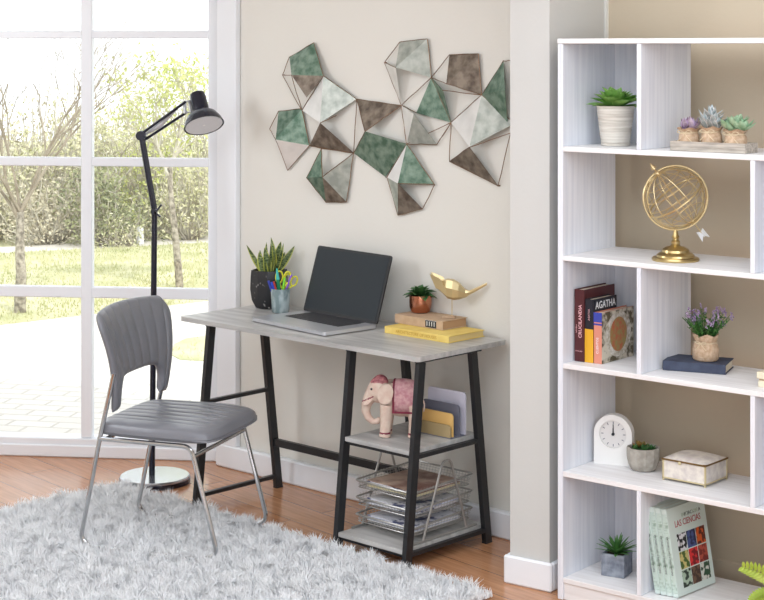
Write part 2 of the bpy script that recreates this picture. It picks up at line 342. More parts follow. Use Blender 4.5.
flat('lawn_patch', patch, ZG + .006, 'grassbase')
def inside(p, poly):
    c = False
    for i in range(len(poly)):
        a, b_ = poly[i - 1], poly[i]
        if (a[1] > p[1]) != (b_[1] > p[1]) and p[0] < (b_[0] - a[0]) * (p[1] - a[1]) / (b_[1] - a[1]) + a[0]: c = not c
    return c
rg = random.Random(3); gm = MB()
lawn = [tuple(v) for v in [(A - dAB * .3).to_2d(), (B + dAB * .3).to_2d(), (G + dEG * .3).to_2d(), (E - dEG * .3).to_2d()]]
lawn_s = sorted(lawn)
def blade(p, h):
    a = rg.uniform(0, 6.28); w = .006; dx, dy = math.cos(a) * w, math.sin(a) * w; lx_, ly_ = rg.uniform(-.02, .02), rg.uniform(-.02, .02)
    gm.add([(p[0] - dx, p[1] - dy, ZG), (p[0] + dx, p[1] + dy, ZG), (p[0] + lx_, p[1] + ly_, ZG + h)], [(0, 1, 2)])
n = 0
while n < 9000:
    p = (rg.uniform(-4.6, .3), rg.uniform(10.8, 16.5))
    if inside(p, lawn): blade(p, rg.uniform(.015, .04)); n += 1
pp = [tuple(v) for v in patch]; n = 0
while n < 900:
    p = (rg.uniform(-1.6, 0), rg.uniform(9.5, 11))
    n += 1
    if inside(p, pp): blade(p, rg.uniform(.015, .035))
tag(gm.build('grass', 'grass'), 'short pale grass blades growing on the lawn outside the window', 'grass', kind='stuff')
def grow(mb, p, d, L, r, depth, rnd, tips, spread=.5, n=3, droop=0):
    pts = [p]; q = p.copy(); dd = d.copy()
    for i in range(4):
        dd = (dd + Vector((rnd.uniform(-.13, .13), rnd.uniform(-.13, .13), rnd.uniform(-.05, .1) - droop))).normalized(); q = q + dd * (L / 4); pts.append(q.copy())
    mb.tube(pts, [r * (1 - .12 * i) for i in range(5)], 5 if depth > 1 else 3, cap=False)
    tips += pts[2:]
    if depth == 0: return
    for k in range(n):
        ax = Vector((rnd.uniform(-1, 1), rnd.uniform(-1, 1), rnd.uniform(-.3, .6))).normalized(); st = pts[rnd.choice((2, 3, 4, 4))]
        grow(mb, st, (dd + ax * spread * rnd.uniform(.7, 1.5)).normalized(), L * rnd.uniform(.6, .85), r * .55, depth - 1, rnd, tips, spread, n, droop)
def leaves(tips, cnt, rad, size, rnd):
    mb = MB()
    for i in range(cnt):
        c = rnd.choice(tips) + Vector((rnd.gauss(0, rad), rnd.gauss(0, rad), rnd.gauss(0, rad)))
        u = Vector((rnd.uniform(-1, 1), rnd.uniform(-1, 1), rnd.uniform(-1, 1))).normalized(); w = u.orthogonal().normalized(); s = size * rnd.uniform(.6, 1.3)
        if c.z < ZG + .02: continue
        mb.add([c - u * s, c + w * s * .45, c + u * s, c - w * s * .45], [(0, 1, 2, 3)])
    return mb
def tree(name, label, cat, base, h, r, depth, seed, leafmat, nleaf, spread=.5, n=3, trunkL=.35, bl=.26, nb=4, br=.5, group=None, lean=(0, 0, 1), size=.02, rad=.05, twig='twig', bark='bark'):
    rnd = random.Random(seed); t = thing(name, label, cat, (base.x, base.y, ZG), 0, group)
    tk = MB(); p = Vector((0, 0, -.03)); q = Vector(lean).normalized() * h * trunkL
    pts = [p.lerp(q, i / 5) + Vector((rnd.uniform(-.01, .01), 0, 0)) * (i > 0) for i in range(6)]
    tk.tube(pts, [r * (1 - .08 * i) for i in range(6)], 10); tk.build('trunk', bark, t)
    bm = MB(); tips = []
    for k in range(nb):
        a = k * 1.7 + rnd.random(); dd = Vector((math.cos(a) * spread, math.sin(a) * spread, 1)).normalized()
        grow(bm, pts[-1] - Vector((0, 0, .04 * (k % 3))), dd, h * bl, r * br, depth, rnd, tips, spread, n)
    bm.build('branches', twig, t)
    if nleaf: leaves([v + Vector((0, 0, 0)) for v in tips], nleaf, rad, size, rnd).build('foliage', leafmat, t)
    return t
def shrub(label, base, w, h, seed, leafmat, nleaf, ntwig, size=.028, group=None, cat='shrub', name='garden_shrub', low=0):
    rnd = random.Random(seed); t = thing(name, label, cat, (base.x, base.y, ZG), 0, group); tw = MB(); pts = []
    for i in range(ntwig):
        a = rnd.uniform(0, 6.28); e = rnd.uniform(.1, 1.0); rr = math.sqrt(rnd.random())
        tip = Vector((math.cos(a) * w / 2 * rr, math.sin(a) * w / 2.6 * rr, h * (low + (1 - low) * e * math.sqrt(max(0, 1.05 - rr ** 2 * .8)))))
        b0 = Vector((tip.x * .2, tip.y * .2, -.02)); mid = b0.lerp(tip, .55) + Vector((rnd.uniform(-.08, .08), rnd.uniform(-.05, .05), -.02))
        b1 = tip + Vector((rnd.uniform(-.1, .1), 0, rnd.uniform(0, .12)))
        tw.tube([b0, mid, tip, b1], [.009, .007, .0045, .003], 3, cap=False); pts += [tip, b1, mid.lerp(tip, .5), mid.lerp(tip, .8)]
    tw.build('stems', 'twig', t); leaves(pts, nleaf, .085, size, rnd).build('foliage', leafmat, t); return t
tree('bare_tree', 'bare leafless tree with pale trunk, at the far left of the lawn', 'tree', at(20, 313, ZG), 2.2, .045, 4, 11, None, 0, .5, 3, .33, nb=7, br=.30, bl=.30, twig='twigdark')
tree('slender_tree', 'slender pale-barked tree with sparse yellow-green leaves, right of the lamp pole', 'tree', at(180, 289, ZG), 2.0, .033, 4, 21, 'leaf_lime', 1300, .55, 3, .48, bl=.17, nb=5, br=.4, lean=(-.09, 0, 1), size=.022)
p = at(117, 243, ZG)
tree('round_tree', 'small round-crowned tree with dense brown twigs, behind the middle of the lawn', 'tree', Vector((p.x * 1.03, 16.6, 0)), 1.36, .03, 4, 31, 'leaf_olive', 1400, .95, 3, .38, size=.022)
hz = [(-8, 16.7, 1.2, 1.30, 'leaf_olive', 'olive twiggy shrub behind the bare tree, at the left edge of the window view'), (38, 18.3, 1.2, 1.46, 'leaf_brown', 'brownish shrub in the rear hedge just right of the bare tree trunk'),
      (70, 16.9, .95, 1.38, 'leaf_olive', 'tall olive shrub in the rear hedge, left of the thick vertical window bar'), (112, 19.2, 1.3, 1.3, 'leaf_brown', 'brown shrub in the rear hedge behind the round-crowned tree'),
      (150, 17.6, 1.0, 1.42, 'leaf_lime', 'lime-green tall shrub behind the lamp arm'), (192, 18.9, 1.3, 1.42, 'leaf_olive', 'olive shrub behind the lamp head and slender tree'), (244, 17.2, 1.2, 1.3, 'leaf_olive', 'olive shrub hidden mostly by the right side of the window')]
for i, (px, Y, w, h, lm, lb) in enumerate(hz):
    shrub(lb, Vector(((px - 382) / F * Y, Y, 0)), w, h, 50 + i, lm, 1800, 170, group='shrubs in the rear hedge')
shrub('dark green bush on its own stem, behind the lawn beside the thick vertical window bar', Vector(((96 - 382) / F * 16, 16.0, 0)), .62, .80, 70, 'leaf_dark', 1900, 60, .024)
shrub('low grey-green bush at the path edge, left of the lamp pole', Vector(((136 - 382) / F * 16.2, 16.4, 0)), .55, .46, 71, 'leaf_dark', 1100, 50, .02)
shrub('low brown brush at the far edge of the path, behind the bare tree', Vector(((48 - 382) / F * 16.2, 16.2, 0)), .9, .62, 72, 'leaf_brown', 1500, 120, .022)
shrub('pale low bush at the far edge of the path, left of the white post', Vector(((118 - 382) / F * 15.9, 15.95, 0)), .42, .26, 73, 'leaf_olive', 700, 60, .018)
shrub('mid green bush at the far edge of the path, behind the slender tree', Vector(((188 - 382) / F * 16.4, 16.5, 0)), .7, .85, 74, 'leaf_olive', 1700, 110, .022)
p = at(140, 244, ZG)
tag(MB().lathe([(.035, 0), (.038, .02), (.034, .14), (.03, .17), (0, .18)], 12).build('post', 'white', None, (p.x, p.y, ZG)), 'short pale post standing beside the path outside', 'post')
# ================================================================== LIGHT
wd = bpy.data.worlds.new('sky'); bpy.context.scene.world = wd; wd.use_nodes = True
bg = wd.node_tree.nodes['Background']; bg.inputs[0].default_value = (.93, .97, 1, 1); bg.inputs[1].default_value = 1.75
def area(name, loc, tgt, size, power, col=(1, 1, 1), sy=None):
    l = bpy.data.lights.new(name, 'AREA'); l.energy = power; l.size = size; l.color = col
    if sy: l.shape = 'RECTANGLE'; l.size_y = sy
    o = bpy.data.objects.new(name, l); C.objects.link(o); o.location = loc
    o.rotation_euler = (Vector(tgt) - Vector(loc)).to_track_quat('-Z', 'Y').to_euler(); return o
area('ceiling_light', (-.2, 3.3, 2.7), (-.2, 3.3, 0), 3.2, 92, (.82, .91, 1))  # added overhead fill, no ceiling fixture here
area('rear_window_light', (-.2, -1.3, 1.35), (-.1, 6, 1.1), 3.4, 82, (.83, .91, 1), 2.2)  # added frontal fill behind the camera, the rear wall has no window
area('softbox_right', (1.9, 1.2, 2.2), (.9, 5.8, .9), 1.2, 30, (.84, .92, 1))
area('softbox_left', (-2.9, 5.3, 2.0), (-.1, 6.9, .9), .8, 23, (.88, .93, 1))  # unseen lamp added to strengthen window-side light and throw shadows to the right
sl = bpy.data.lights.new('sun', 'SUN'); sl.energy = 2.1; sl.angle = R(3); sl.color = (1, .97, .9)
so = bpy.data.objects.new('sun', sl); C.objects.link(so); so.rotation_euler = Vector((-.35, .55, -.8)).to_track_quat('-Z', 'Y').to_euler()
sc = bpy.context.scene; sc.view_settings.view_transform = 'Standard'; sc.view_settings.look = 'None'; sc.view_settings.exposure = .07; sc.view_settings.gamma = 1
# ================================================================== RUG
RUG = Frame(-1.097, 6.96, -43.65); RL, RWD = 2.03, 1.75           # local x along the far edge, local -y toward the camera
t = thing('shag_rug', 'light grey shaggy rug on the wooden floor, under the grey chair', 'rug', RUG.o, RUG.rz)
MB().box(.015, RL - .015, -RWD + .015, -.015, .001, .012, .004).build('backing', 'rugbase', t)
rs = np.random.RandomState(5); N = 170000
bx = rs.uniform(0, RL, N); by = rs.uniform(-RWD, 0, N)
def fld(x, y, k, s):
    r_ = np.random.RandomState(s); o = np.zeros_like(x)
    for i in range(14):
        a = r_.uniform(0, 6.28); f = k * r_.uniform(.5, 1.6); o += np.sin((x * np.cos(a) + y * np.sin(a)) * f + r_.uniform(0, 6.28))
    return o / 3.0
ln = .032 + .0075 * fld(bx, by, 60, 1) + rs.uniform(-.007, .007, N); ln = np.clip(ln, .014, .056)
dx = .5 * fld(bx, by, 95, 2) + .42 * rs.randn(N) - .1; dy = .5 * fld(bx, by, 95, 3) + .42 * rs.randn(N) - .08
q = np.sqrt(dx ** 2 + dy ** 2) + 1e-6; lim = np.minimum(q, 1.1) / q; dx *= lim; dy *= lim
ang = rs.uniform(0, np.pi, N); hw = .0016; wx = np.cos(ang) * hw; wy = np.sin(ang) * hw
V = np.zeros((N, 5, 3)); z0 = .008
V[:, 0] = np.stack([bx - wx, by - wy, np.full(N, z0)], 1); V[:, 1] = np.stack([bx + wx, by + wy, np.full(N, z0)], 1)
m1x = bx + dx * ln * .35; m1y = by + dy * ln * .35; z1 = z0 + ln * .62
V[:, 2] = np.stack([m1x + wx * .9, m1y + wy * .9, z1], 1); V[:, 3] = np.stack([m1x - wx * .9, m1y - wy * .9, z1], 1)
nn = np.sqrt(1 + dx ** 2 + dy ** 2)
V[:, 4] = np.stack([bx + dx * ln * 1.05, by + dy * ln * 1.05, z0 + ln * (1.25 / nn)], 1)
me = bpy.data.meshes.new('pile'); me.vertices.add(N * 5); me.vertices.foreach_set('co', V.ravel())
idx = np.arange(N)[:, None] * 5; loops = np.concatenate([idx + 0, idx + 1, idx + 2, idx + 3, idx + 3, idx + 2, idx + 4], 1).ravel()
me.loops.add(N * 7); me.loops.foreach_set('vertex_index', loops.astype(np.int32)); me.polygons.add(N * 2)
st = np.stack([np.arange(N) * 7, np.arange(N) * 7 + 4], 1).ravel(); me.polygons.foreach_set('loop_start', st.astype(np.int32))
me.update(calc_edges=True); me.validate(); me.materials.append(M['rug']); me.shade_smooth()
pile = bpy.data.objects.new('pile', me); C.objects.link(pile); pile.parent = t; pile['kind'] = 'stuff'
# ================================================================== DESK
DK = Frame(.12, 5.88, -43.3); L, DD = 1.30, .49
t = thing('desk', 'trestle desk with grey wood top, black metal legs and two side shelves, by the window', 'desk', DK.o, DK.rz)
def rrect(x0, x1, y0, y1, r, n=5):
    o = []
    for cx, cy, a0 in ((x1 - r, y1 - r, 0), (x0 + r, y1 - r, 90), (x0 + r, y0 + r, 180), (x1 - r, y0 + r, 270)):
        for k in range(n + 1): a = R(a0 + 90 * k / n); o.append((cx + r * math.cos(a), cy + r * math.sin(a)))
    return o
MB().prism(rrect(-L, .012, 0, DD + .008, .018), .732, .75).build('tabletop', 'graywood', t)
def legline(front, z): k = z / .732; return (-.03 + .075 * k) if front else (.415 - .085 * k)
for nm, x in (('l', -1.155), ('m', -.362), ('r', -.018)):
    for fr in (True, False):
        y0 = legline(fr, 0); y1 = legline(fr, .732)
        lg = MB().bar((x, y0, .005), (x, y1, .722), .02, .034)
        lg.box(x - .011, x + .011, y0 - .018, y0 + .018, 0, .006)
        lg.build('leg', 'black', t)
    MB().bar((x, legline(True, .727) - .02, .727), (x, legline(False, .727) + .04, .727), .022, .01).build('top_rail', 'black', t)
    for z in ((.05, .39) if nm != 'l' else (.05, .42)):
        MB().bar((x, legline(True, z), z), (x, legline(False, z), z), .018, .015).build('side_rail', 'black', t)
MB().bar((-1.15, legline(False, .2), .195), (-.362, legline(False, .2), .195), .018, .03, side=(0, 1, 0)).build('stretcher', 'black', t)
def deskshelf(z):
    a = legline(True, z) - .015; b_ = legline(False, z) + .015
    return MB().box(-.35, -.03, a - .0, b_, z - .016, z, .001).build('shelf', 'graywood', t)
ZS1, ZS2 = .412, .068
deskshelf(ZS1); deskshelf(ZS2)
for z in (ZS1, ZS2):
    for fr in (True, False):
        y = legline(fr, z); MB().box(-.352, -.028, y - .005, y + .012, z - .029, z - .0165).build('shelf_rail', 'black', t)
# ================================================================== CHAIR
CH = Frame(-1.028, 6.292, -19.5)
t = thing('chair', 'grey leatherette chair with fluted back and chrome sled legs, standing on the shag rug', 'chair', CH.o, CH.rz)
rz_ = .022
for sy in (-1, 1):
    y = sy * .222
    path = fillet([(.135, y * 1.0, .66), (.078, y, .42), (.0, y, rz_ + .03), (.035, y, rz_), (.50, y, rz_), (.548, y, rz_ + .03), (.445, y, .42), (.072, y, .42)], .035)
    MB().tube(path, .0085, 10).build('sled_leg', 'chrome', t)
MB().tube([(.455, -.222, .385), (.455, .222, .385)], .0075, 8).build('cross_bar', 'chrome', t)
MB().tube([(.10, -.222, .42), (.10, .222, .42)], .0075, 8).build('cross_bar', 'chrome', t)
# cushion: superellipse plan with flutes running back to front
def grid(nu, nv, fn, close=True):
    return [fn(i / (nu - 1), j / (nv - 1)) for j in range(nv) for i in range(nu)]
def gfaces(nu, nv, off=0, flip=False):
    f = [(off + j * nu + i, off + j * nu + i + 1, off + (j + 1) * nu + i + 1, off + (j + 1) * nu + i) for j in range(nv - 1) for i in range(nu - 1)]
    return [q[::-1] for q in f] if flip else f
def flute(v, n=8): return abs(math.sin(math.pi * v * n)) ** .28
def seat(u, v, top):
    x0, x1 = .045, .535; y = (v - .5) * 2; fx = (u - .5) * 2
    ex = math.copysign(abs(fx) ** .8, fx)
    k = (1 - abs(y) ** 5 * .10); kx = 1 - abs(fx) ** 5 * .06
    X = (x0 + x1) / 2 + (x1 - x0) / 2 * fx * k; Y = y * .238 * kx * (1 - .06 * max(0, -fx) - .04 * max(0, fx) ** 6)
    edge = max(0, 1 - abs(fx) ** 7) * max(0, 1 - abs(y) ** 7); e = edge ** .27
    if top:
        c = 1 if abs(y) < .72 and -.98 < fx < .8 else 0
        fl = (flute(min(1, max(0, (y + .72) / 1.44)), 6) - 1) * .012 * max(0, min(1, (.85 - fx) * 4)) * (1 if abs(y) < .72 else 0)
        return (X, Y, .446 + .043 * e + fl * (e > .5) - .010 * max(0, fx) ** 3)
    return (X, Y, .446 - .020 * e)
mb = MB(); nu, nv = 40, 97
mb.add(grid(nu, nv, lambda u, v: seat(u, v, True)), gfaces(nu, nv)); mb.add(grid(nu, nv, lambda u, v: seat(u, v, False)), gfaces(nu, nv, flip=True))
mb.build('seat', 'leather', t, sharp=70)
def back(u, v, front):                  # u across -1..1 handled here, v bottom..top
    y = (u - .5) * 2
    wdt = .205 + .060 * v ** 1.3
    arch = .118 * max(0, 1 - (abs(y) / .80) ** 6) ** .5 if abs(y) < .80 else 0
    zb = .515 + arch + .012 * (abs(y) > .80) * 0
    zt = .872 + .014 * (1 - y * y) - .055 * max(0, (abs(y) - .80) / .20) ** 2
    z = zb + (zt - zb) * v
    vv = (z - .515) / .36
    Y = y * (.212 + .072 * max(0, vv) ** 1.3) + .008
    lean = .118 - .045 * vv - .022 * vv * vv + .02 * math.sin(max(0, min(1, vv)) * math.pi)
    cur = .05 * y * y * (0.3 + .7 * vv)
    e = max(0, 1 - abs(y) ** 10) ** .5 * max(0, 1 - abs(2 * v - 1) ** 12) ** .5
    th = .003 + .016 * e
    X = lean + cur - .012
    if front:
        fl = (flute(min(1, max(0, (y * (1.0) + .84) / 1.68)), 7) - 1) * .009 if abs(y) < .84 else 0
        return (X + th + fl * e, Y, z)
    return (X - th, Y, z)
mb = MB(); nu, nv = 113, 26
def seam(u): return u
mb.add(grid(nu, nv, lambda u, v: back(u, v, True)), gfaces(nu, nv)); mb.add(grid(nu, nv, lambda u, v: back(u, v, False)), gfaces(nu, nv, flip=True))
n0 = nu * nv
for i in range(nu - 1): mb.f += [(i, n0 + i, n0 + i + 1, i + 1), ((nv - 1) * nu + i + 1, n0 + (nv - 1) * nu + i + 1, n0 + (nv - 1) * nu + i, (nv - 1) * nu + i)]; mb.m += [0, 0]
for j in range(nv - 1): mb.f += [(j * nu, (j + 1) * nu, n0 + (j + 1) * nu, n0 + j * nu), (j * nu + nu - 1, n0 + j * nu + nu - 1, n0 + (j + 1) * nu + nu - 1, (j + 1) * nu + nu - 1)]; mb.m += [0, 0]
mb.build('backrest', 'leather', t, sharp=75)
# ================================================================== FLOOR LAMP
lp = Vector((-.965, 7.06, 0))
t = thing('floor_lamp', 'navy-black adjustable floor lamp with round base, in front of the window behind the chair', 'lamp', lp)
def LW(px, py, dy=0): D = lp.y + dy; return Vector(((px - 382) / F * D - lp.x, dy, H - (py - HY) / F * D))
MB().lathe([(0, .0), (.147, .0), (.149, .006), (.147, .026), (.143, .03), (0, .031)], 56).build('base', 'polished', t)
MB().lathe([(0, 0), (.150, .0), (.1505, .019), (.147, .0195)], 56).build('base_rim', 'softblack', t)
px0 = LW(152, 470).x
MB().tube([(px0, 0, .03), (px0, 0, .09)], .013, 14).build('pole_socket', 'softblack', t)
j1 = LW(154.5, 211); j2 = LW(141.5, 136); j3 = LW(189, 109)
MB().tube([(px0, 0, .03), tuple(j1)], .0125, 14).build('pole', 'softblack', t)
kb = MB().tube([j1 + Vector((0, -.028, 0)), j1 + Vector((0, .028, 0))], .013, 12)
kb.bar(j1 + Vector((.002, -.03, -.012)), j1 + Vector((.034, -.03, .03)), .008, .010).bar(j1 + Vector((.002, -.03, .0)), j1 + Vector((.03, -.03, -.022)), .008, .010)
kb.build('knob', 'softblack', t)
ar = MB()
for dy in (-.011, .011): ar.tube([j1 + Vector((0, dy, 0)), j2 + Vector((0, dy, 0))], [.0115, .0115], 8)
ar.build('lower_arm', 'softblack', t)
MB().tube([j2 + Vector((0, -.026, .002)), j2 + Vector((0, .026, .002))], .021, 16).build('elbow', 'softblack', t)
ua = MB()
ua.tube([j2 + Vector((.004, -.012, .012)), j3 + Vector((-.012, -.012, .032))], .006, 8).tube([j2 + Vector((.004, .012, -.022)), j3 + Vector((-.008, .012, -.012))], .006, 8)
ua.build('upper_arm', 'softblack', t)
mid = (j2 * .62 + j3 * .38)
ua = MB().tube([j2 + Vector((.005, 0, .0)), mid + Vector((0, 0, .002)), j3 + Vector((-.05, 0, .0))], [.003, .012, .003], 8)
ua.build('arm_spring', 'silver', t)
# shade: opening faces down, right and a little toward the viewer
ax = Vector((.24, -.46, -.86)).normalized(); top = LW(197, 93)
Q = ax.to_track_quat('Z', 'Y').to_matrix().to_4x4(); Q.translation = top
MB().lathe([(0, 0), (.022, .0), (.031, .006), (.034, .02), (.036, .075), (.034, .088), (.040, .092), (.062, .108), (.078, .135), (.086, .158), (.083, .158), (.077, .135), (.060, .112), (.03, .10), (0, .10)], 40, T=Q).build('lamp_shade', 'softblack', t)
MB().lathe([(.0795, .157), (.0735, .136), (.056, .1135), (.028, .1025), (0, .1015)], 40, T=Q).build('reflector', 'lampin', t)
MB().lathe([(0, .102), (.014, .104), (.016, .118), (.026, .135), (.024, .148), (.012, .156), (0, .158)], 20, T=Q).build('bulb', 'bulb', t)
MB().tube([j3 + Vector((-.02, 0, .03)), j3 + Vector((0, 0, .035)), j3 + Vector((.01, -.0, -.012)), j3 + Vector((-.016, 0, -.016))], .008, 8, closed=True).build('shade_bracket', 'silver', t)
# ================================================================== BOOKSHELF
SW, SD, SH = 1.01, .335, 1.875
lv = [.0745, .429, .790, 1.150, 1.5146]; th = .017; sx = .021
t = thing('bookshelf', 'tall whitewashed open bookshelf with staggered dividers, standing right of the pillar', 'bookshelf', S.o, S.rz)
MB().box(0, sx, 0, SD, 0, SH - th - .0005, .0015).build('side_panel', 'shelf', t); MB().box(SW - sx, SW, 0, SD, 0, SH - th - .0005, .0015).build('side_panel', 'shelf', t)
MB().box(-.001, SW + .001, -.002, SD, SH - th, SH, .002).build('top_panel', 'shelfh', t)
for z in lv: MB().box(sx + .0003, SW - sx - .0003, .0, SD - .002, z - th, z, .0015).build('shelf_board', 'shelfh', t)
MB().box(sx + .0003, SW - sx - .0003, .006, .022, .0, lv[0] - th - .001, .001).build('plinth', 'shelfh', t)
DX = .304
tops = lv[1:] + [SH]
for i, z in enumerate(lv):
    x = DX if i % 2 == 0 else SW - DX
    MB().box(x, x + .016, .0, SD - .006, z + .0004, tops[i] - th - .0004, .001).build('divider', 'shelf', t)
    a, b_ = (sx, x) if i % 2 == 0 else (x + .016, SW - sx)
    MB().box(a + .0004, b_ - .0004, SD - .006, SD, z + .0004, tops[i] - th - .0004).build('back_panel', 'shelf', t)
# ================================================================== helpers for small things
def dpt(px, py, z): return at(px, py, z)
def spt(px, y, z):                       # on the bookshelf: picture column and local depth
    p = S.w(S.lx(px, y), y, z); return p
def book(name, label, loc, rz, thick, height, depth, cover, page, lying=False, tilt=0, group=None, cat='book', bt=.003):
    t = thing(name, label, cat, loc, rz, group)
    def bx(m, x0, x1, y0, y1, z0, z1, bev=.0008, mi=0):
        if lying: m.box(z0, z1, y0, y1, x0, x1, bev, mi)
        else: m.box(x0, x1, y0, y1, z0, z1, bev, mi)
    c = MB(); bx(c, 0, bt, 0, depth, 0, height); bx(c, thick - bt, thick, 0, depth, 0, height); bx(c, bt * .6, thick - bt * .6, 0, bt, 0, height)
    pg = MB(); bx(pg, bt, thick - bt, bt, depth - .005, .004, height - .004, 0)
    if tilt: t.rotation_euler = (0, tilt, rz)
    co = c.build('cover', cover, t); pg.build('pages', page, t)
    return t, co
def rosette(mb, c, n, L, Wd, e0, e1, rnd, curl=.5, jit=.15, shape=1.0, mi=0, edge=None, fold=.18, up=(0, 0, 1)):
    for i in range(n):
        k = i / max(1, n - 1); a = i * 2.39996 + rnd.uniform(-jit, jit); e = R(e0 + (e1 - e0) * k) + rnd.uniform(-jit, jit) * .5
        d = Vector((math.cos(a) * math.cos(e), math.sin(a) * math.cos(e), math.sin(e))); l = L * (1 - .35 * k) * rnd.uniform(.88, 1.1)
        mb.leaf(Vector(c) + d * .003, d, l, Wd * (1 - .25 * k), curl, up=(0, 0, 1.0001), shape=shape, fold=fold, mi=mi, edge=edge)
    return mb
def twine(mb, z, r, n=26, amp=.001, c=(0, 0)):
    mb.tube([(c[0] + math.cos(2 * math.pi * i / n) * r, c[1] + math.sin(2 * math.pi * i / n) * r, z + amp * math.sin(i * 1.3)) for i in range(n)], .0016, 5, closed=True)
def bow(mb, p, s, ang):
    X = Vector((math.cos(ang), math.sin(ang), 0)); p = Vector(p)
    for sg in (-1, 1):
        mb.tube(fillet([p, p + X * sg * s * .5 + Vector((0, 0, s * .35)), p + X * sg * s + Vector((0, 0, .1 * s)), p + X * sg * s * .5 + Vector((0, 0, -s * .1)), p], s * .3), .0013, 5)
        mb.tube([p, p + X * sg * s * .4 + Vector((0, 0, -s * .5)), p + X * sg * s * .9 + Vector((0, 0, -s * .95))], .0013, 5)
# ================================================================== WALL SCULPTURE
nW = -D_.Y; V2 = {}
def c7(x, y): return (x / 3.333 + 260, y / 3.333 + 30)
def c8(x, y): return (x / 3.157 + 375, y / 3.157 + 30)
pts = dict(a=c7(180, 42), b=c7(98, 90), b2=c7(75, 150), c=c7(105, 150), d=c7(212, 153), d2=c7(155, 225), e=c7(140, 268), f=c7(322, 230), f2=c7(255, 285), g=c7(200, 310), h=c7(165, 385), i=c7(62, 270), i2=c7(140, 262),
           j=c7(32, 330), k=c7(52, 365), l=c7(92, 468), m=c7(312, 410), n=c7(205, 395), o=c7(155, 492), p=c7(208, 490), q=c7(220, 575), r=c7(288, 573), s=c7(350, 338), t=c7(418, 490),
           A=c8(78, 38), B=c8(165, 28), C_=c8(30, 103), D=c8(65, 118), E=c8(178, 150), F_=c8(83, 238), G=c8(235, 78), H_=c8(327, 75), I=c8(225, 170), J=c8(337, 205), K=c8(240, 292), L_=c8(122, 265), L2=c8(130, 262), M_=c8(100, 360),
           N=c8(195, 362), O=c8(405, 97), P=c8(428, 97), Q=c8(410, 190), R_=c8(440, 295), R2=c8(418, 298), S_=c8(298, 370), T=c8(235, 415), U=c8(388, 492), V_=c8(428, 325), W_=c8(38, 465), X=c8(188, 488), Y=c8(72, 485), Z=c8(72, 585), AA=c8(150, 565), E2=c8(213, 190))
raised = set('c g k p D I L_ Q S_ s Y E2 o d2'.split()); half = set('d n M_ W_ f2'.split())
def ap(k): off = .062 if k in raised else (.034 if k in half else .012); return hit(*pts[k], D_.o + nW * off, nW)
ctr = hit(395, 125, D_.o, nW)
art = thing('wall_sculpture', 'metal wall sculpture of green, silver and bronze triangular facets above the desk', 'wall art', ctr, 0)
facets = [('a b c', 'art_green'), ('a c d', 'art_green'), ('c d d2', 'art_dark'), ('d e g', 'art_pale'), ('d f g', 'art_grey'), ('g h m', 'art_dark'), ('i k i2', 'art_green'), ('i2 k h', 'art_green'), ('k h l', 'art_pale'),
          ('n o p', 'art_green'), ('o p q', 'art_green'), ('p m r', 'art_grey'), ('p r q', 'art_dark'), ('f F_ s', 'art_dark'), ('s m t', 'art_green'), ('s t M_', 'art_green'), ('A B D', 'art_grey'), ('B E D', 'art_grey'), ('C_ D F_', 'art_pale'),
          ('G H_ I', 'art_dark'), ('H_ J I', 'art_dark'), ('E L2 K', 'art_green'), ('E E2 K', 'art_green'), ('F_ L_ M_', 'art_pale'), ('L_ N M_', 'art_grey'), ('J O Q', 'art_green'), ('J Q R2', 'art_green'), ('J K S_', 'art_pale'), ('J S_ R_', 'art_grey'),
          ('S_ T U', 'art_dark'), ('M_ X Y', 'art_green'), ('M_ Y W_', 'art_pale'), ('W_ Y Z', 'art_grey'), ('Y AA Z', 'art_dark')]
for vs, mt in facets:
    p3 = [ap(k) - ctr for k in vs.split()]; n_ = (p3[1] - p3[0]).cross(p3[2] - p3[0]).normalized()
    if n_.dot(nW) < 0: p3 = [p3[0], p3[2], p3[1]]; n_ = -n_
    MB().add([v for v in p3] + [v - n_ * .0015 for v in p3], [(0, 1, 2), (5, 4, 3), (0, 3, 4, 1), (1, 4, 5, 2), (2, 5, 3, 0)]).build('metal_facet', mt, art)
wires = 'a b b2 e d a|b2 c|c e|e f|d f|f m|m h|h e|f2 g|i j k|i i2 e|i2 h|h l|l k|h n m|n o q r m|n p|p m|f F_|F_ s|s m|s f|F_ M_|F_ E|F_ C_|C_ A|A B|B E|C_ D|E G|G H_|H_ J|J E2|E K|K J|K M_|M_ N K|K T|T S_|T U|U V_|V_ S_|J O|O P|P R_|R_ J|M_ X|X AA|AA Z|Z W_|W_ t|M_ W_|Y X|J I|I E|K N|R_ V_|L2 F_'
wm = MB()
for w in wires.split('|'):
    ks = w.split()
    for u, v in zip(ks[:-1], ks[1:]):
        jig = random.Random(u + v); pu, pv = ap(u) - ctr, ap(v) - ctr
        wm.tube([pu.lerp(pv, q / 4) + Vector((jig.uniform(-.0015, .0015), 0, jig.uniform(-.0015, .0015))) * (0 < q < 4) for q in range(5)], .0017, 5)
for k in 'b2 C_ m U h'.split(): p = ap(k) - ctr; wm.tube([p, p - nW * .012], .003, 6)
wm.build('wire_frame', 'art_wire', art)
# ================================================================== ON THE DESK
ZT = .7505
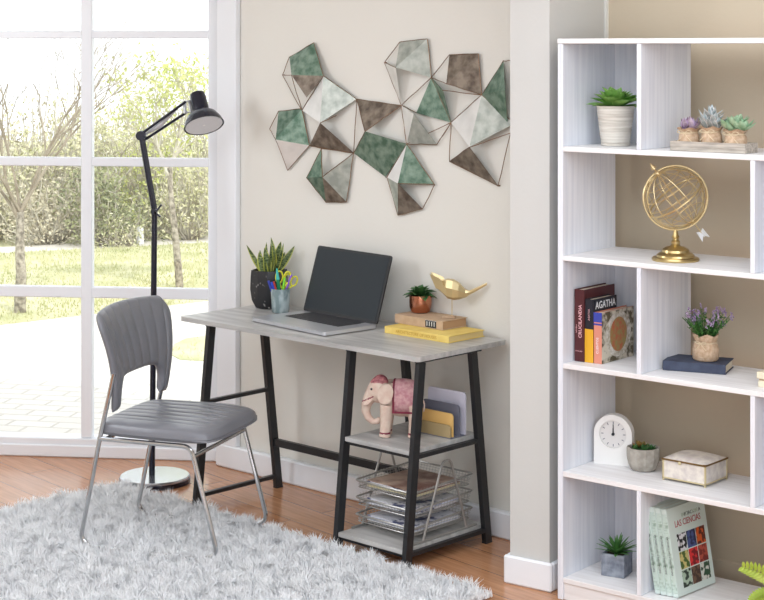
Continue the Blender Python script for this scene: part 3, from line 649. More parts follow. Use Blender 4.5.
# snake plant
p = Vector((-.475, 6.995, ZT))
t = thing('potted_snake_plant', 'snake plant with yellow-edged leaves in a black flecked pot, window end of desk', 'potted plant', p, R(-20))
MB().lathe([(.0, .0), (.044, 0), (.050, .004), (.064, .035), (.070, .08), (.068, .135), (.066, .160), (.061, .160), (.061, .14), (0, .138)], 10, sq=4).build('pot', 'blackpot', t, sharp=25)
MB().lathe([(0, .136), (.058, .138), (0, .144)], 20).build('soil', 'soil', t)
rnd = random.Random(2); mb = MB()
for a, e, l, w in [(0, 88, .135, .026), (40, 72, .12, .027), (100, 75, .115, .028), (165, 58, .125, .026), (178, 74, .09, .026), (215, 70, .085, .03), (250, 80, .10, .03), (300, 68, .105, .03), (335, 66, .125, .027), (355, 52, .13, .026), (20, 60, .09, .026), (280, 84, .115, .026), (130, 82, .09, .026)]:
    a_ = R(a + 20); e_ = R(e); d = Vector((math.cos(a_) * math.cos(e_), math.sin(a_) * math.cos(e_), math.sin(e_)))
    mb.leaf((math.cos(a_) * .016, math.sin(a_) * .016, .135), d, l * 1.22, w * 1.35, rnd.uniform(-.1, .25), up=Vector((math.cos(a_ + .9), math.sin(a_ + .9), .1)), segs=9, shape=.85, edge=1, fold=.2)
mb.build('leaves', ['snake', 'snake_edge'], t)
# pen cup
pc = DK.w(-1.108, .352, ZT); pc = Vector((pc.x, pc.y, ZT)); pc = at(280.5, 312.3, ZT)
t = thing('pen_cup', 'ribbed grey glass cup holding pens and scissors on the desk, beside the snake plant', 'cup', pc)
m = MB(); n = 48; prof = [(.033, 0), (.036, .003), (.038, .05), (.0405, .099)]
m.lathe([(0, 0)] + prof + [(.0375, .099), (.0355, .05), (.033, .006), (0, .005)], n)
for i, v in enumerate(m.v):
    a = math.atan2(v[1], v[0]); r_ = math.hypot(v[0], v[1])
    if r_ > .032: k = 1 + .012 * math.cos(a * 12 + v[2] * 60); m.v[i] = (v[0] * k, v[1] * k, v[2])
m.build('body', 'cup', t, sharp=60)
def stick(name, label, cat, dx, dy, tx, ty, h, r, parts, grp=None):
    a = Vector((dx, dy, .008)); b_ = Vector((tx, ty, h)); t = thing(name, label, cat, pc, 0, grp); z0 = 0
    for nm, f0, f1, mt, rr in parts: MB().tube([a.lerp(b_, f0), a.lerp(b_, f1)], [rr[0], rr[1]], 10).build(nm, mt, t)
stick('pen', 'blue capped pen at the front left of the pen cup', 'pen', -.008, -.012, -.049, -.012, .132, .005, [('barrel', 0, .68, 'pen_blue', (.004, .004)), ('cap', .68, 1, 'blue_cap', (.0055, .0052))])
stick('pen', 'dark blue pen between the light blue one and the red one in the cup', 'pen', .0, -.016, -.036, -.018, .128, .004, [('barrel', 0, .7, 'blue_cap', (.0035, .0035)), ('cap', .7, 1, 'pen_blue', (.005, .005))])
stick('pen', 'red pen in the cup, left of the teal marker', 'pen', .004, -.012, -.028, -.006, .128, .004, [('barrel', 0, .7, 'pen_red', (.004, .004)), ('cap', .7, 1, 'pen_red', (.005, .0045))])
stick('marker', 'pale teal marker with pointed cap, the tallest in the pen cup', 'marker', .002, .0, -.015, -.006, .182, .008, [('barrel', 0, .74, 'pen_green', (.0075, .0075)), ('cap', .74, 1, 'pen_teal', (.008, .003))])
stick('marker', 'lime green pen standing upright in the cup, in front of the yellow scissors', 'pen', -.002, -.018, .019, -.016, .145, .006, [('barrel', 0, .7, 'pen_lime', (.0045, .0045)), ('cap', .7, 1, 'pen_lime', (.0055, .005))])
stick('pen', 'purple pen leaning right in the pen cup', 'pen', -.008, .01, .046, .006, .155, .005, [('barrel', 0, .7, 'pen_purple', (.004, .004)), ('cap', .7, 1, 'pen_purple', (.005, .0045))])
def scissors(label, cx, ang, s, loc):
    t = thing('scissors', label, 'scissors', pc + Vector(loc)); X = Vector((math.cos(ang), 0, math.sin(ang)))
    up = Vector((math.sin(-ang) * -1 if 0 else .25 * cx, 0, 1)).normalized(); sd = Vector((up.z, 0, -up.x)); Z = .115
    bl = MB().bar(Vector((0, 0, .004)), up * (Z - .02), .009, .002, side=sd); bl.build('blades', 'silver', t)
    hm = MB()
    for sg in (-1, 1):
        c = up * (Z + .028 * s) + sd * (.0165 * s * sg); rim = []
        for i in range(20): a = 2 * math.pi * i / 20; rim.append(c + up * math.cos(a) * .023 * s + sd * math.sin(a) * .0135 * s)
        hm.tube(rim, .0036, 7, closed=True).tube([up * (Z - .025), c - up * .021 * s], .004, 7)
    hm.build('handles', 'scissor_yellow', t); return t
scissors('yellow-handled scissors in the middle of the pen cup, blades down', .25, 0, 1.05, (.003, .006, 0))
scissors('yellow-handled scissors leaning to the right edge of the pen cup', 1.5, 0, .9, (-.008, .018, 0))
# laptop
LP = at(251.5, 321.5, ZT); ang = math.degrees(math.atan2(-.350, .303))
t = thing('laptop', 'open silver laptop with a dark blank screen in the middle of the desk', 'laptop', LP, R(ang))
LW_, LD = .462, .266
MB().prism(rrect(0, LW_, 0, LD, .012), .003, .017).build('base', 'silver', t)
m = MB().box(.02, .05, .02, .05, 0, .0032)
for x in (.02, LW_ - .05):
    for y in (.015, LD - .045): m.box(x, x + .03, y, y + .03, 0, .0032, .001)
m.build('rubber_foot', 'black', t)
m = MB().box(.062, LW_ - .062, .118, LD - .03, .0168, .0174)
m.build('keyboard_deck', 'black', t)
m = MB(); kw = (LW_ - .13) / 15
for r_ in range(6):
    for c in range(15):
        if r_ == 0 and 4 <= c <= 9:
            if c == 4: m.box(.065 + c * kw + .001, .065 + (10) * kw - .001, .121, .121 + .0215, .0174, .0192, .0006)
            continue
        m.box(.065 + c * kw + .001, .065 + (c + 1) * kw - .001, .121 + r_ * .0235, .121 + r_ * .0235 + .0215, .0174, .0192, .0006)
m.build('keys', 'key', t)
MB().box(LW_ / 2 - .05, LW_ / 2 + .05, .015, .10, .0168, .0174, .0003).build('trackpad', 'silver', t)
tl = Matrix.Translation((0, LD - .004, .0175)) @ Matrix.Rotation(R(-17), 4, 'X')
m = MB(); o = rrect(0.0, LW_ - .0, 0, .272, .010); n = len(o)
m.add([(x, 0, z) for x, z in o] + [(x, .006, z) for x, z in o], [tuple(range(n)), tuple(range(n, 2 * n))[::-1]] + [(i, n + i, n + (i + 1) % n, (i + 1) % n) for i in range(n)], 0, tl); m.build('lid', 'black', t)
MB().box(.012, LW_ - .012, -.0012, .0002, .014, .262, 0, T=tl).build('screen', 'screen', t)
MB().tube([(.03, LD - .001, .0165), (LW_ - .03, LD - .001, .0165)], .0055, 10).build('hinge', 'key', t)
# books on desk
B0 = at(384.5, 332.8, ZT); a1 = math.degrees(math.atan2(-.226, .233))
t, co = book('book', 'large yellow hardback lying on the desk, under the brown book', B0, R(a1), .026, .33, .205, 'yellow_cloth', 'page_yellow', True)
text('spine_lettering', 'ARCHITECTURE OF HOUSES', .0165, 'gold_ink', t, basis((.165, -.0006, .013), (1, 0, 0), (0, 0, 1)), sx=1.0)
B1 = at(394.7, 323, ZT + .0265); a2 = math.degrees(math.atan2(-.18, .178))
t, co = book('book', 'thick tan book lying on top of the yellow book', B1 + Vector((.0, .01, 0)), R(a2), .034, .255, .14, 'tan_cloth', 'page_tan', True)
m = MB().box(.165, .222, -.0009, .01, .0035, .031, .0003); m.build('spine_label', 'ink', t)
m = MB()
for k in range(4): m.box(.173 + k * .0125, .173 + k * .0125 + .003, -.0014, 0, .009, .026, 0)
m.box(.165, .222, -.0013, 0, .0295, .0305); m.build('label_marks', 'paper', t)
ZB = ZT + .0265 + .0345
# copper pot
p = at(420.5, 312.5, ZB)
t = thing('potted_succulent', 'green succulent in a shiny copper pot on the stacked books', 'potted plant', p)
MB().lathe([(0, 0), (.028, 0), (.036, .004), (.0425, .02), (.0445, .042), (.0435, .068), (.0405, .068), (.040, .06), (0, .058)], 40).build('pot', 'copper', t)
rnd = random.Random(9); rosette(MB(), (0, 0, .064), 26, .072, .042, 8, 80, rnd, .5, .2, .8).build('leaves', 'deepgreen', t)
# bird
p = at(449, 318.2, ZB) + Vector((0, .01, 0))
t = thing('bird_figurine', 'faceted gold bird figurine on a thin rod stand, on the stacked books', 'figurine', p, R(-15))
MB().box(-.022, .026, -.016, .016, 0, .008, .001).build('base', 'tan_cloth', t)
MB().tube([(.012, 0, .006), (.012, 0, .078)], .0016, 8).build('rod', 'palegold', t)
k = .0505 / 100 * 1.0; sc_ = 6.2 / F / 7.5
def bp(cx, cy, y): return Vector(((cx - 370) * sc_ + .006, y, (392 - cy) * sc_ + .004))
m = MB(); secs = [((215, 62), .003, .003), ((232, 100), .014, .010), ((262, 150), .026, .016), ((300, 168), .034, .024), ((345, 182), .056, .034), ((395, 190), .058, .036), ((440, 200), .046, .028), ((490, 216), .022, .014), ((520, 208), .012, .009), ((590, 172), .010, .007), ((655, 136), .008, .004)]
NB = 7; vs = []
for (c, hz_, hy) in secs:
    for q in range(NB): a = 2 * math.pi * q / NB + .3; o = bp(*c, 0); vs.append((o.x, hy * math.cos(a) * .8, o.z + .004 + hz_ * .70 * math.sin(a)))
fs = [tuple(range(NB))[::-1], tuple((len(secs) - 1) * NB + q for q in range(NB))]
for i in range(len(secs) - 1):
    for q in range(NB):
        a, b_, c, d = i * NB + q, i * NB + (q + 1) % NB, (i + 1) * NB + (q + 1) % NB, (i + 1) * NB + q; fs += [(a, b_, c), (a, c, d)]
m.add(vs, fs); m.build('body', 'palegold', t, sharp=1)
wg = MB()
for sg in (-1, 1):
    A_ = bp(262, 175, sg * .012); Bq = bp(215, 60, sg * .020); Cq = bp(300, 95, sg * .026); Dq = bp(345, 175, sg * .024)
    tn = Vector((0, sg * .003, 0)); wg.add([A_, Bq, Cq, Dq, A_ + tn, Bq + tn, Cq + tn, Dq + tn], [(0, 1, 2), (0, 2, 3), (6, 5, 4), (7, 6, 4), (0, 4, 5, 1), (1, 5, 6, 2), (2, 6, 7, 3), (3, 7, 4, 0)])
wg.build('wings', 'palegold', t, sharp=1)
# ================================================================== SIDE SHELVES OF THE DESK
# elephant: one continuous body
def fused(name, prims, mat, parent, vox=.004, smooth=6, after=None):
    mb = MB()
    for f in prims: f(mb)
    me = bpy.data.meshes.new('tmp'); me.from_pydata(mb.v, [], mb.f); o = bpy.data.objects.new('tmp', me); C.objects.link(o)
    r_ = o.modifiers.new('r', 'REMESH'); r_.mode = 'VOXEL'; r_.voxel_size = vox; s_ = o.modifiers.new('s', 'SMOOTH'); s_.iterations = smooth; s_.factor = .5
    bpy.context.view_layer.update(); dg = bpy.context.evaluated_depsgraph_get(); m2 = bpy.data.meshes.new_from_object(o.evaluated_get(dg)); bpy.data.objects.remove(o)
    m2.name = name; m2.materials.clear(); mats = mat if isinstance(mat, (list, tuple)) else [mat]
    for q in mats: m2.materials.append(M[q])
    if after:
        for pl in m2.polygons: pl.material_index = after(pl.center)
    m2.shade_smooth(); ob = bpy.data.objects.new(name, m2); C.objects.link(ob); ob.parent = parent; return ob
ec = at(401.5, 436, ZS1 + .0005) + Vector((0, -.0, 0))
t = thing('elephant_figurine', 'painted cream elephant figurine with pink saddle on the upper side shelf of the desk', 'figurine', ec, R(180 - 8))
def eleph(mb):
    mb.ball((.0, 0, .135), (.072, .046, .064), 20); mb.ball((-.03, 0, .13), (.045, .044, .060), 20); mb.ball((.005, 0, .165), (.05, .036, .042), 18)
    mb.ball((.083, 0, .168), (.042, .037, .050), 20); mb.ball((.078, 0, .195), (.030, .028, .030), 16)
    mb.tube([(.10, 0, .165), (.118, 0, .14), (.131, 0, .112), (.133, 0, .088), (.124, 0, .064), (.106, 0, .049), (.088, 0, .050), (.080, 0, .064)], [.030, .024, .020, .0165, .014, .012, .011, .010], 14)
    for x in (.054, -.052):
        for y in (-.025, .025): mb.tube([(x * .92, y, .12), (x, y, .06), (x + .004, y, .02), (x + .005, y, .0)], [.028, .0225, .020, .023], 14)
    for y in (-.018, .018): mb.tube([(.105, y, .138), (.122, y * 1.5, .118), (.14, y * 1.6, .112)], [.006, .005, .002], 8)
    mb.tube([(-.072, 0, .15), (-.085, 0, .12), (-.083, 0, .09)], [.006, .004, .004], 8)
body = fused('body', [eleph], ['elephant', 'saddle_trim', 'cap_red'], t, .0035, 5, lambda c: 1 if (abs(c.z - .016) < .0022 or abs((c.x - .118) * .5 + c.z - .139) < .0022 and c.x > .1) else (2 if c.x > .03 and c.z > .196 else (2 if -.02 < c.x <= .03 and c.z > .196 and 0 else 0)))
zz = min(v.co.z for v in body.data.vertices); body.location.z = -zz
for sg in (-1, 1):
    m = MB(); c0 = Vector((.052, sg * .040, .158)); pr = []
    for i in range(18):
        a = 2 * math.pi * i / 18; rx = .030 * (1 + .15 * math.cos(a - 1)); rz2 = .042 * (1 - .22 * math.sin(a) * (math.sin(a) < 0) * -1)
        pr.append(c0 + Vector((math.cos(a) * rx - .006 * math.sin(a), sg * (.006 - .010 * math.cos(a)), math.sin(a) * rz2)))
    vs = pr + [p_ + Vector((0, sg * .005, 0)) for p_ in pr] + [c0, c0 + Vector((0, sg * .011, 0))]; n = 18
    m.add(vs, [(i, (i + 1) % n, n + (i + 1) % n, n + i) for i in range(n)] + [(2 * n, (i + 1) % n, i) for i in range(n)] + [(2 * n + 1, n + i, n + (i + 1) % n) for i in range(n)]); m.build('ear', 'elephant', t, sharp=50)
    MB().ball((.108, sg * .030, .176), .0042, 10).build('eye', 'ink', t)
def saddle(mb, x0, x1, z0, k, mi):
    vs = []; nu, nv = 10, 22
    for j in range(nv + 1):
        a = math.pi * (j / nv) * 1.0
        for i in range(nu + 1):
            x = x0 + (x1 - x0) * i / nu; sx_ = math.sqrt(max(.1, 1 - ((x + .005) / .105) ** 2))
            yy = math.cos(a) * .0485 * sx_ * k; zt_ = .1455 + math.sin(a) * .0665 * sx_ * k
            s_ = abs(math.cos(a)); zc = zt_ if s_ < .97 else zt_
            vs.append((x, yy * (1.0 if s_ < .9 else 1.02), zt_))
    rows = [[(x0 + (x1 - x0) * i / nu, sg * .0495 * math.sqrt(max(.1, 1 - ((x0 + (x1 - x0) * i / nu + .005) / .105) ** 2)) * k * .99, z0) for i in range(nu + 1)] for sg in (1, -1)]
    vs = rows[0] + vs + rows[1]; mb.add(vs, gfaces(nu + 1, nv + 3), mi)
m = MB(); saddle(m, -.058, .026, .098, 1.0, 0); sd = m.build('saddle_blanket', 'saddle', t)
sm = sd.modifiers.new('thickness', 'SOLIDIFY'); sm.thickness = .003; sm.offset = 1
m = MB()
for x0, x1 in ((-.0605, -.053), (.021, .0285)): saddle(m, x0, x1, .094, 1.035, 0)
for sg in (1, -1):
    m.box(-.06, .028, sg * .0478, sg * .0515, .093, .100, .001)
saddle(m, -.0605, .0285, .155, 1.0, 0) if 0 else None
m.build('blanket_trim', 'saddle_trim', t)
# letter organizer
t = thing('letter_organizer', 'stepped card organizer in lilac, slate, orange and tan behind the elephant figurine', 'organizer', DK.w(-.222, .235, ZS1 + .0005), DK.rz)
for nm, mt, y, h, w in [('front_divider', 'tan_card', 0, .048, .178), ('middle_divider', 'orange_card', .016, .088, .176), ('inner_divider', 'slate_card', .046, .116, .182), ('rear_divider', 'lilac_card', .078, .158, .184)]:
    o = [(0, .003), (w, .003)]; r_ = .014
    for k in range(7): a = R(90 * k / 6); o.append((w - r_ + r_ * math.cos(a), h - r_ + r_ * math.sin(a)))
    for k in range(7): a = R(90 + 90 * k / 6); o.append((r_ + r_ * math.cos(a), h - r_ + r_ * math.sin(a)))
    T = Matrix(((1, 0, 0, 0), (0, 0, -1, y + .006), (0, 1, 0, 0), (0, 0, 0, 1)))
    MB().prism(o, 0, .006, 0, T).build(nm, mt, t)
MB().box(0, .182, 0, .084, 0, .0035, .001).build('base', 'slate_card', t)
# wire tray organizer
TX0, TX1, TY0, TY1 = -.334, -.044, .035, .365
t = thing('letter_tray', 'three-tier silver wire letter tray on the lowest side shelf of the desk', 'letter tray', DK.w(0, 0, ZS2 + .0005), DK.rz)
for x in (TX0 - .006, TX1 + .006):
    m = MB(); ym = (TY0 + TY1) / 2
    m.tube(fillet([(x, TY0 + .045, .006), (x, ym - .012, .272), (x, ym + .03, .272), (x, TY1 - .045, .006)], .02), .0045, 8)
    m.tube([(x, TY0 - .01, .005), (x, TY1 + .01, .005)], .005, 8); m.build('side_frame', 'wire', t)
trz = [.030, .093, .156]
for z in trz:
    m = MB(); d = .038
    lo = rrect(TX0 + .006, TX1 - .006, TY0 + .008, TY1 - .012, .01, 2); hi_ = rrect(TX0, TX1, TY0, TY1, .012, 2)
    m.tube([(a, b_, z) for a, b_ in lo], .0022, 6, closed=True); m.tube([(a, b_, z + d + (.0 if b_ > .1 else -.012)) for a, b_ in hi_], .0036, 6, closed=True)
    for k in range(1, 19): y = TY0 + .01 + (TY1 - TY0 - .024) * k / 19; m.tube([(TX0, y, z + d), (TX0 + .006, y, z), (TX1 - .006, y, z), (TX1, y, z + d)], .0009, 4)
    for k in range(1, 19): x = TX0 + .006 + (TX1 - TX0 - .012) * k / 19; m.tube([(x, TY0, z + d - .012), (x, TY0 + .008, z), (x, TY1 - .012, z), (x, TY1, z + d)], .0009, 4)
    for q in (.25, .5, .75):
        m.tube([(a, b_, z + d * q) for a, b_ in [(l_[0] + (h_[0] - l_[0]) * q, l_[1] + (h_[1] - l_[1]) * q) for l_, h_ in zip(lo, hi_)]], .0007, 4, closed=True)
    m.build('tray', 'wire', t)
def papers(name, label, z, mats, n, seed, cat='magazine'):
    rnd = random.Random(seed); t = thing(name, label, cat, DK.w((TX0 + TX1) / 2, (TY0 + TY1) / 2 - .004, ZS2 + z), DK.rz); zz = 0
    for k in range(n):
        h = rnd.uniform(.003, .006); T = Matrix.Rotation(R(rnd.uniform(-2.5, 2.5)), 4, 'Z')
        w, d = (.118, .125); MB().box(-w, w, -d, d, zz, zz + h - .0004, .0003, T=T).build('magazine' if cat == 'magazine' else 'sheet_bundle', mats[k % len(mats)], t); zz += h
papers('magazine_stack', 'cream and red-brown magazines in the top wire tray', trz[2] + .0015, ['mag_cream', 'mag_cream', 'mag_photo', 'print_white', 'mag_photo'], 5, 1)
papers('paper_stack', 'blue-white printed papers in the middle wire tray', trz[1] + .0015, ['print_white', 'paper', 'print_blue', 'print_white'], 4, 2, 'papers')
papers('paper_stack', 'white papers with blue pictures in the bottom wire tray', trz[0] + .0015, ['paper', 'print_blue', 'paper', 'print_blue', 'print_white'], 5, 3, 'papers')
# ================================================================== BOOKSHELF, TOP ROW
z5, z4, z3, z2, z1 = [v + .0005 for v in lv]          # z1 = top row
z1, z2, z3, z4, z5 = z1, z2, z3, z4, z5
p = spt(615.5, .15, z1)
t = thing('potted_succulent', 'broad-leaved green succulent in a ribbed white pot, top left cell of the bookshelf', 'potted plant', p)
m = MB(); prof = [(0, 0), (.046, 0)]
for i in range(40): z = .002 + .128 * i / 39; prof.append((.0475 + .0155 * (i / 39) + .0012 * (i % 3 == 0), z))
prof += [(.064, .131), (.0655, .134), (.060, .134), (.059, .122), (0, .12)]
m.lathe(prof, 44).build('pot', 'ceramic', t, sharp=60)
MB().lathe([(0, .119), (.057, .121), (0, .126)], 20).build('soil', 'soil', t)
rnd = random.Random(4); m = rosette(MB(), (0, 0, .118), 40, .112, .056, 22, 84, rnd, .35, .25, .9, fold=.2)
m.build('leaves', 'green', t)
# tray with three burlap pots
Y0 = .03; xa = S.lx(670, Y0); xb = S.lx(745, Y0)
t = thing('wooden_tray', 'weathered grey wooden tray holding three small plants on the top row of the bookshelf', 'tray', S.w(xa, Y0, z1), S.rz); w = xb - xa; dpt_ = .088
MB().box(.006, w - .006, .006, dpt_ - .006, .001, .006).build('bottom', 'traywood', t)
MB().box(0, w, 0, .006, 0, .031, .001).build('side', 'traywood', t); MB().box(0, w, dpt_ - .006, dpt_, 0, .031, .001).build('side', 'traywood', t)
MB().box(0, .006, .0062, dpt_ - .0062, 0, .031, .001).build('end', 'traywood', t); MB().box(w - .006, w, .0062, dpt_ - .0062, 0, .031, .001).build('end', 'traywood', t)
def burlap(label, px, y, h, r, kind, seed, z=z1 + .0065):
    q = spt(px, y, z); t = thing('potted_succulent', label, 'potted plant', q, S.rz, 'small plants in burlap wraps'); rnd = random.Random(seed)
    m = MB(); n = 36; prof = [(0, 0), (r * .8, 0), (r * .95, .004), (r, h * .35), (r * .92, h * .66), (r * .76, h * .78), (r * .95, h * .93), (r * 1.08, h), (r * 1.0, h), (r * .7, h * .8), (0, h * .78)]
    m.lathe(prof, n)
    for i, v in enumerate(m.v):
        a = math.atan2(v[1], v[0]); k = 1 + .07 * math.sin(a * 7 + seed) * min(1, v[2] / h) ** 2 + .02 * math.sin(a * 3); m.v[i] = (v[0] * k, v[1] * k, v[2] + (.003 * math.sin(a * 5) if v[2] > h * .9 else 0))
    m.build('burlap_pot', 'burlap', t, sharp=60)
    tw = MB(); twine(tw, h * .78, r * .84); bow(tw, (0, -r * .88, h * .77), r * .85, 0); tw.build('twine_bow', 'twine', t)
    m = MB()
    if kind == 'mauve':
        for cx in (-.011, .013): rosette(m, (cx, 0, h * .86), 11, .050, .030, 25, 80, rnd, -.9, .2, .8, edge=1)
        m.build('leaves', ['mauve', 'lavender'], t)
    elif kind == 'grey':
        for c in ((0, 0, h * .95), (-.016, .0, h * .9), (.017, .004, h * .9), (0, .0, h * 1.35), (-.012, -.008, h * 1.15), (.014, -.008, h * 1.1)): rosette(m, c, 12, .054, .020, 10, 80, rnd, -.5, .25, .9, edge=1)
        m.build('leaves', ['bluegrey', 'paper'], t)
    else:
        for c in ((-.013, 0, h * .88), (.016, 0, h * .9), (.002, -.006, h * 1.08), (.03, .0, h * .95), (-.028, .0, h * .98), (.004, .01, h * 1.15)): rosette(m, c, 11, .048, .027, 10, 75, rnd, -.7, .25, .8)
        m.build('leaves', 'mint', t)
burlap('small mauve succulent in burlap, leftmost plant in the wooden tray', 689, Y0 + .044, .066, .034, 'mauve', 1)
burlap('small grey-blue succulent in burlap, middle and tallest plant in the wooden tray', 711.5, Y0 + .044, .072, .034, 'grey', 2)
burlap('small mint green succulent in burlap, rightmost plant in the wooden tray', 735.5, Y0 + .044, .066, .036, 'mint', 3)
# ================================================================== SECOND ROW: armillary
p = spt(675.5, .13, z2)
t = thing('armillary_globe', 'gold wire armillary globe with an arrow axis on a stepped round base', 'globe', p)
MB().lathe([(0, 0), (.076, 0), (.0775, .005), (.074, .010), (.062, .012), (.061, .018), (.054, .024), (.046, .027), (.044, .035), (.032, .043), (.018, .047), (.013, .052), (.015, .058), (.015, .062), (.010, .066), (.010, .072), (.014, .076), (.010, .082), (.006, .098), (0, .098)], 48).build('base', 'gold', t)
sc0 = Vector((0, 0, .204)); SR = .101; m = MB()
circ = lambda c, u, v, r_, n=48: [Vector(c) + (Vector(u) * math.cos(2 * math.pi * i / n) + Vector(v) * math.sin(2 * math.pi * i / n)) * r_ for i in range(n)]
axd = Vector((-.59, -.15, .78)).normalized(); e1 = axd.cross(Vector((0, 1, 0))).normalized(); e2 = axd.cross(e1)
m.tube(circ(sc0, (1, 0, 0), (0, 0, 1), SR + .004, 64), .0032, 7, closed=True).build('meridian_ring', 'palegold', t)
m = MB()
for k in range(6): a = math.pi * k / 6 + .2; m.tube(circ(sc0, axd, e1 * math.cos(a) + e2 * math.sin(a), SR - .002, 48), .0016 if k else .003, 5, closed=True)
for q in (-.75, -.45, -.15, .15, .45, .75): rr = math.sqrt(1 - q * q) * (SR - .003); m.tube(circ(sc0 + axd * q * (SR - .003), e1, e2, rr, 40), .0015, 5, closed=True)
m.tube(circ(sc0, e1, e2, SR, 56), .0036, 6, closed=True)
m.build('wire_globe', 'palegold', t)
m = MB(); A0 = sc0 + axd * (SR + .030); A1 = sc0 - axd * (SR + .048); m.tube([A0, A1], .0026, 8); m.ball(sc0 + axd * SR, .009, 10); m.ball(sc0 - axd * SR, .009, 10)
m.tube([A0 - axd * .008, A0 + axd * .014], [.010, .0005], 10); m.build('arrow', 'palegold', t)
m = MB()
for k in range(3):
    a = 2 * math.pi * k / 3 + .4; o = (e1 * math.cos(a) + e2 * math.sin(a)); s_ = o.cross(axd).normalized() * .0012
    q = [A1 + axd * .004, A1 + axd * .014 + o * .014, A1 - axd * .024 + o * .016, A1 - axd * .010]; m.add([v + s_ for v in q] + [v - s_ for v in q], [(0, 1, 2, 3), (7, 6, 5, 4), (0, 4, 5, 1), (1, 5, 6, 2), (2, 6, 7, 3), (3, 7, 4, 0)])
m.build('fletching', 'paper', t)
# ================================================================== THIRD ROW
yb = .06; xb0 = S.lx(574.5, yb); xb0 = max(xb0, sx + .003)
def sbook(label, x, y, th_, h, d, cover, page='page', **k): return book('book', label, S.w(x, y, z3), S.rz, th_, h, d, cover, page, **k)
t, co = sbook('tall maroon hardback with white spine title, leftmost on the third row of the bookshelf', xb0, yb, .038, .242, .195, 'maroon')
text('spine_title', 'CRUCILANDIA', .017, 'pinkish_ink', t, basis((.023, -.0006, .135), (0, 0, 1), (-1, 0, 0)), .0004)
text('spine_author', 'NOVELA', .0075, 'pinkish_ink', t, basis((.008, -.0006, .11), (0, 0, 1), (-1, 0, 0)))
text('publisher_mark', 'EDICIONES', .0055, 'pinkish_ink', t, basis((.017, -.0006, .035), (1, 0, 0), (0, 0, 1)))
x2 = xb0 + .039
t, co = sbook('black and yellow paperback lettered AGATHA, between the maroon book and the patterned book', x2, yb + .004, .032, .212, .150, 'book_black')
MB().box(-.0004, .0324, -.0006, .001, 0.0004, .112, 0).build('spine_band', 'yellow_spine', t)
text('cover_title', 'AGATHA', .034, 'white_ink', t, basis((.0324, .078, .189), (0, 1, 0), (0, 0, 1)), .0006, .92)
text('spine_title', 'AGATHA', .0095, 'pinkish_ink', t, basis((.016, -.0006, .160), (0, 0, 1), (-1, 0, 0)))
x3 = x2 + .033
t, co = sbook('square patterned book with pink and blue spine, rightmost on the third row beside the divider', x3, yb + .006, .031, .170, .205, 'pink_spine')
MB().box(-.0004, .0314, -.0006, .001, .138, .1704, 0).box(-.0005, .0315, -.0007, .0012, .128, .134).build('spine_band', 'blue_cap', t)
MB().box(.0311, .0318, .001, .2045, .0005, .1695).build('cover_picture', 'ornate', t)
el = lambda r1, r2, n=36: [(.105 + r1 * math.cos(2 * math.pi * i / n), .088 + r2 * math.sin(2 * math.pi * i / n)) for i in range(n)]
TT = Matrix(((0, 0, 1, .0318), (1, 0, 0, 0), (0, 1, 0, 0), (0, 0, 0, 1)))
MB().prism(el(.082, .076), 0, .0004, 0, TT).build('cover_wreath', 'ornate_ring', t); MB().prism(el(.054, .058), 0, .0008, 0, TT).build('cover_medallion', 'ornate_red', t)
text('spine_title', 'CUENTOS', .012, 'white_ink', t, basis((.015, -.0006, .06), (0, 0, 1), (-1, 0, 0)))
# navy book and lavender
Q = at(662.6, 370, z3)
t, co = book('book', 'navy blue cloth book lying flat on the third row, under the lavender plant', Q, R(-23), .031, .206, .135, 'navy_cloth', 'page', True)
p = at(704, 357.5, z3 + .0315); p = Q + Vector((math.cos(R(-23)), math.sin(R(-23)), 0)) * .128 + Vector((-math.sin(R(-23)), math.cos(R(-23)), 0)) * .062 + Vector((0, 0, .0318))
t = thing('potted_lavender', 'purple flowering plant in a tan burlap bag, standing on the navy book', 'potted plant', p, S.rz); rnd = random.Random(12)
m = MB(); h, r_ = .085, .042; m.lathe([(0, 0), (r_ * .88, 0), (r_, .006), (r_ * 1.02, h * .4), (r_ * .93, h * .64), (r_ * .8, h * .70), (r_ * .92, h * .85), (r_ * 1.0, h), (r_ * .92, h), (r_ * .7, h * .7), (0, h * .7)], 40)
for i, v in enumerate(m.v): a = math.atan2(v[1], v[0]); k = 1 + .06 * math.sin(a * 8) * min(1, v[2] / h) ** 2 + .03 * math.cos(a * 2 + .5); m.v[i] = (v[0] * k, v[1] * k, v[2] + (.004 * math.sin(a * 5) if v[2] > h * .9 else 0))
m.build('burlap_bag', 'burlap', t, sharp=60)
tw = MB(); twine(tw, h * .70, r_ * .9); bow(tw, (.004, -r_ * .95, h * .69), .022, 0); tw.build('twine_bow', 'twine', t)
gm_, fm_ = MB(), MB()
for i in range(90):
    a = rnd.uniform(0, 6.28); e = R(rnd.uniform(38, 88)); l = rnd.uniform(.05, .105); d = Vector((math.cos(a) * math.cos(e), math.sin(a) * math.cos(e), math.sin(e))); b0 = Vector((math.cos(a) * .018, math.sin(a) * .018, h * .8)); tp = b0 + d * l
    gm_.tube([b0, b0.lerp(tp, .5) + Vector((0, 0, .003)), tp], .0008, 4)
    for k in range(8):
        q = b0.lerp(tp, rnd.uniform(.15, .9)); dd = Vector((rnd.uniform(-1, 1), rnd.uniform(-1, 1), rnd.uniform(0, 1))); gm_.leaf(q, dd, .014, .007, .3, segs=3)
    if i % 2 == 0 and l > .05:
        for k in range(6): q = tp + Vector((rnd.gauss(0, .0025), rnd.gauss(0, .0025), -.003 + k * .0028)); fm_.ball(q, .0028, 6)
gm_.build('foliage', 'midgreen', t); fm_.build('flowers', 'lavender', t)['kind'] = 'stuff'
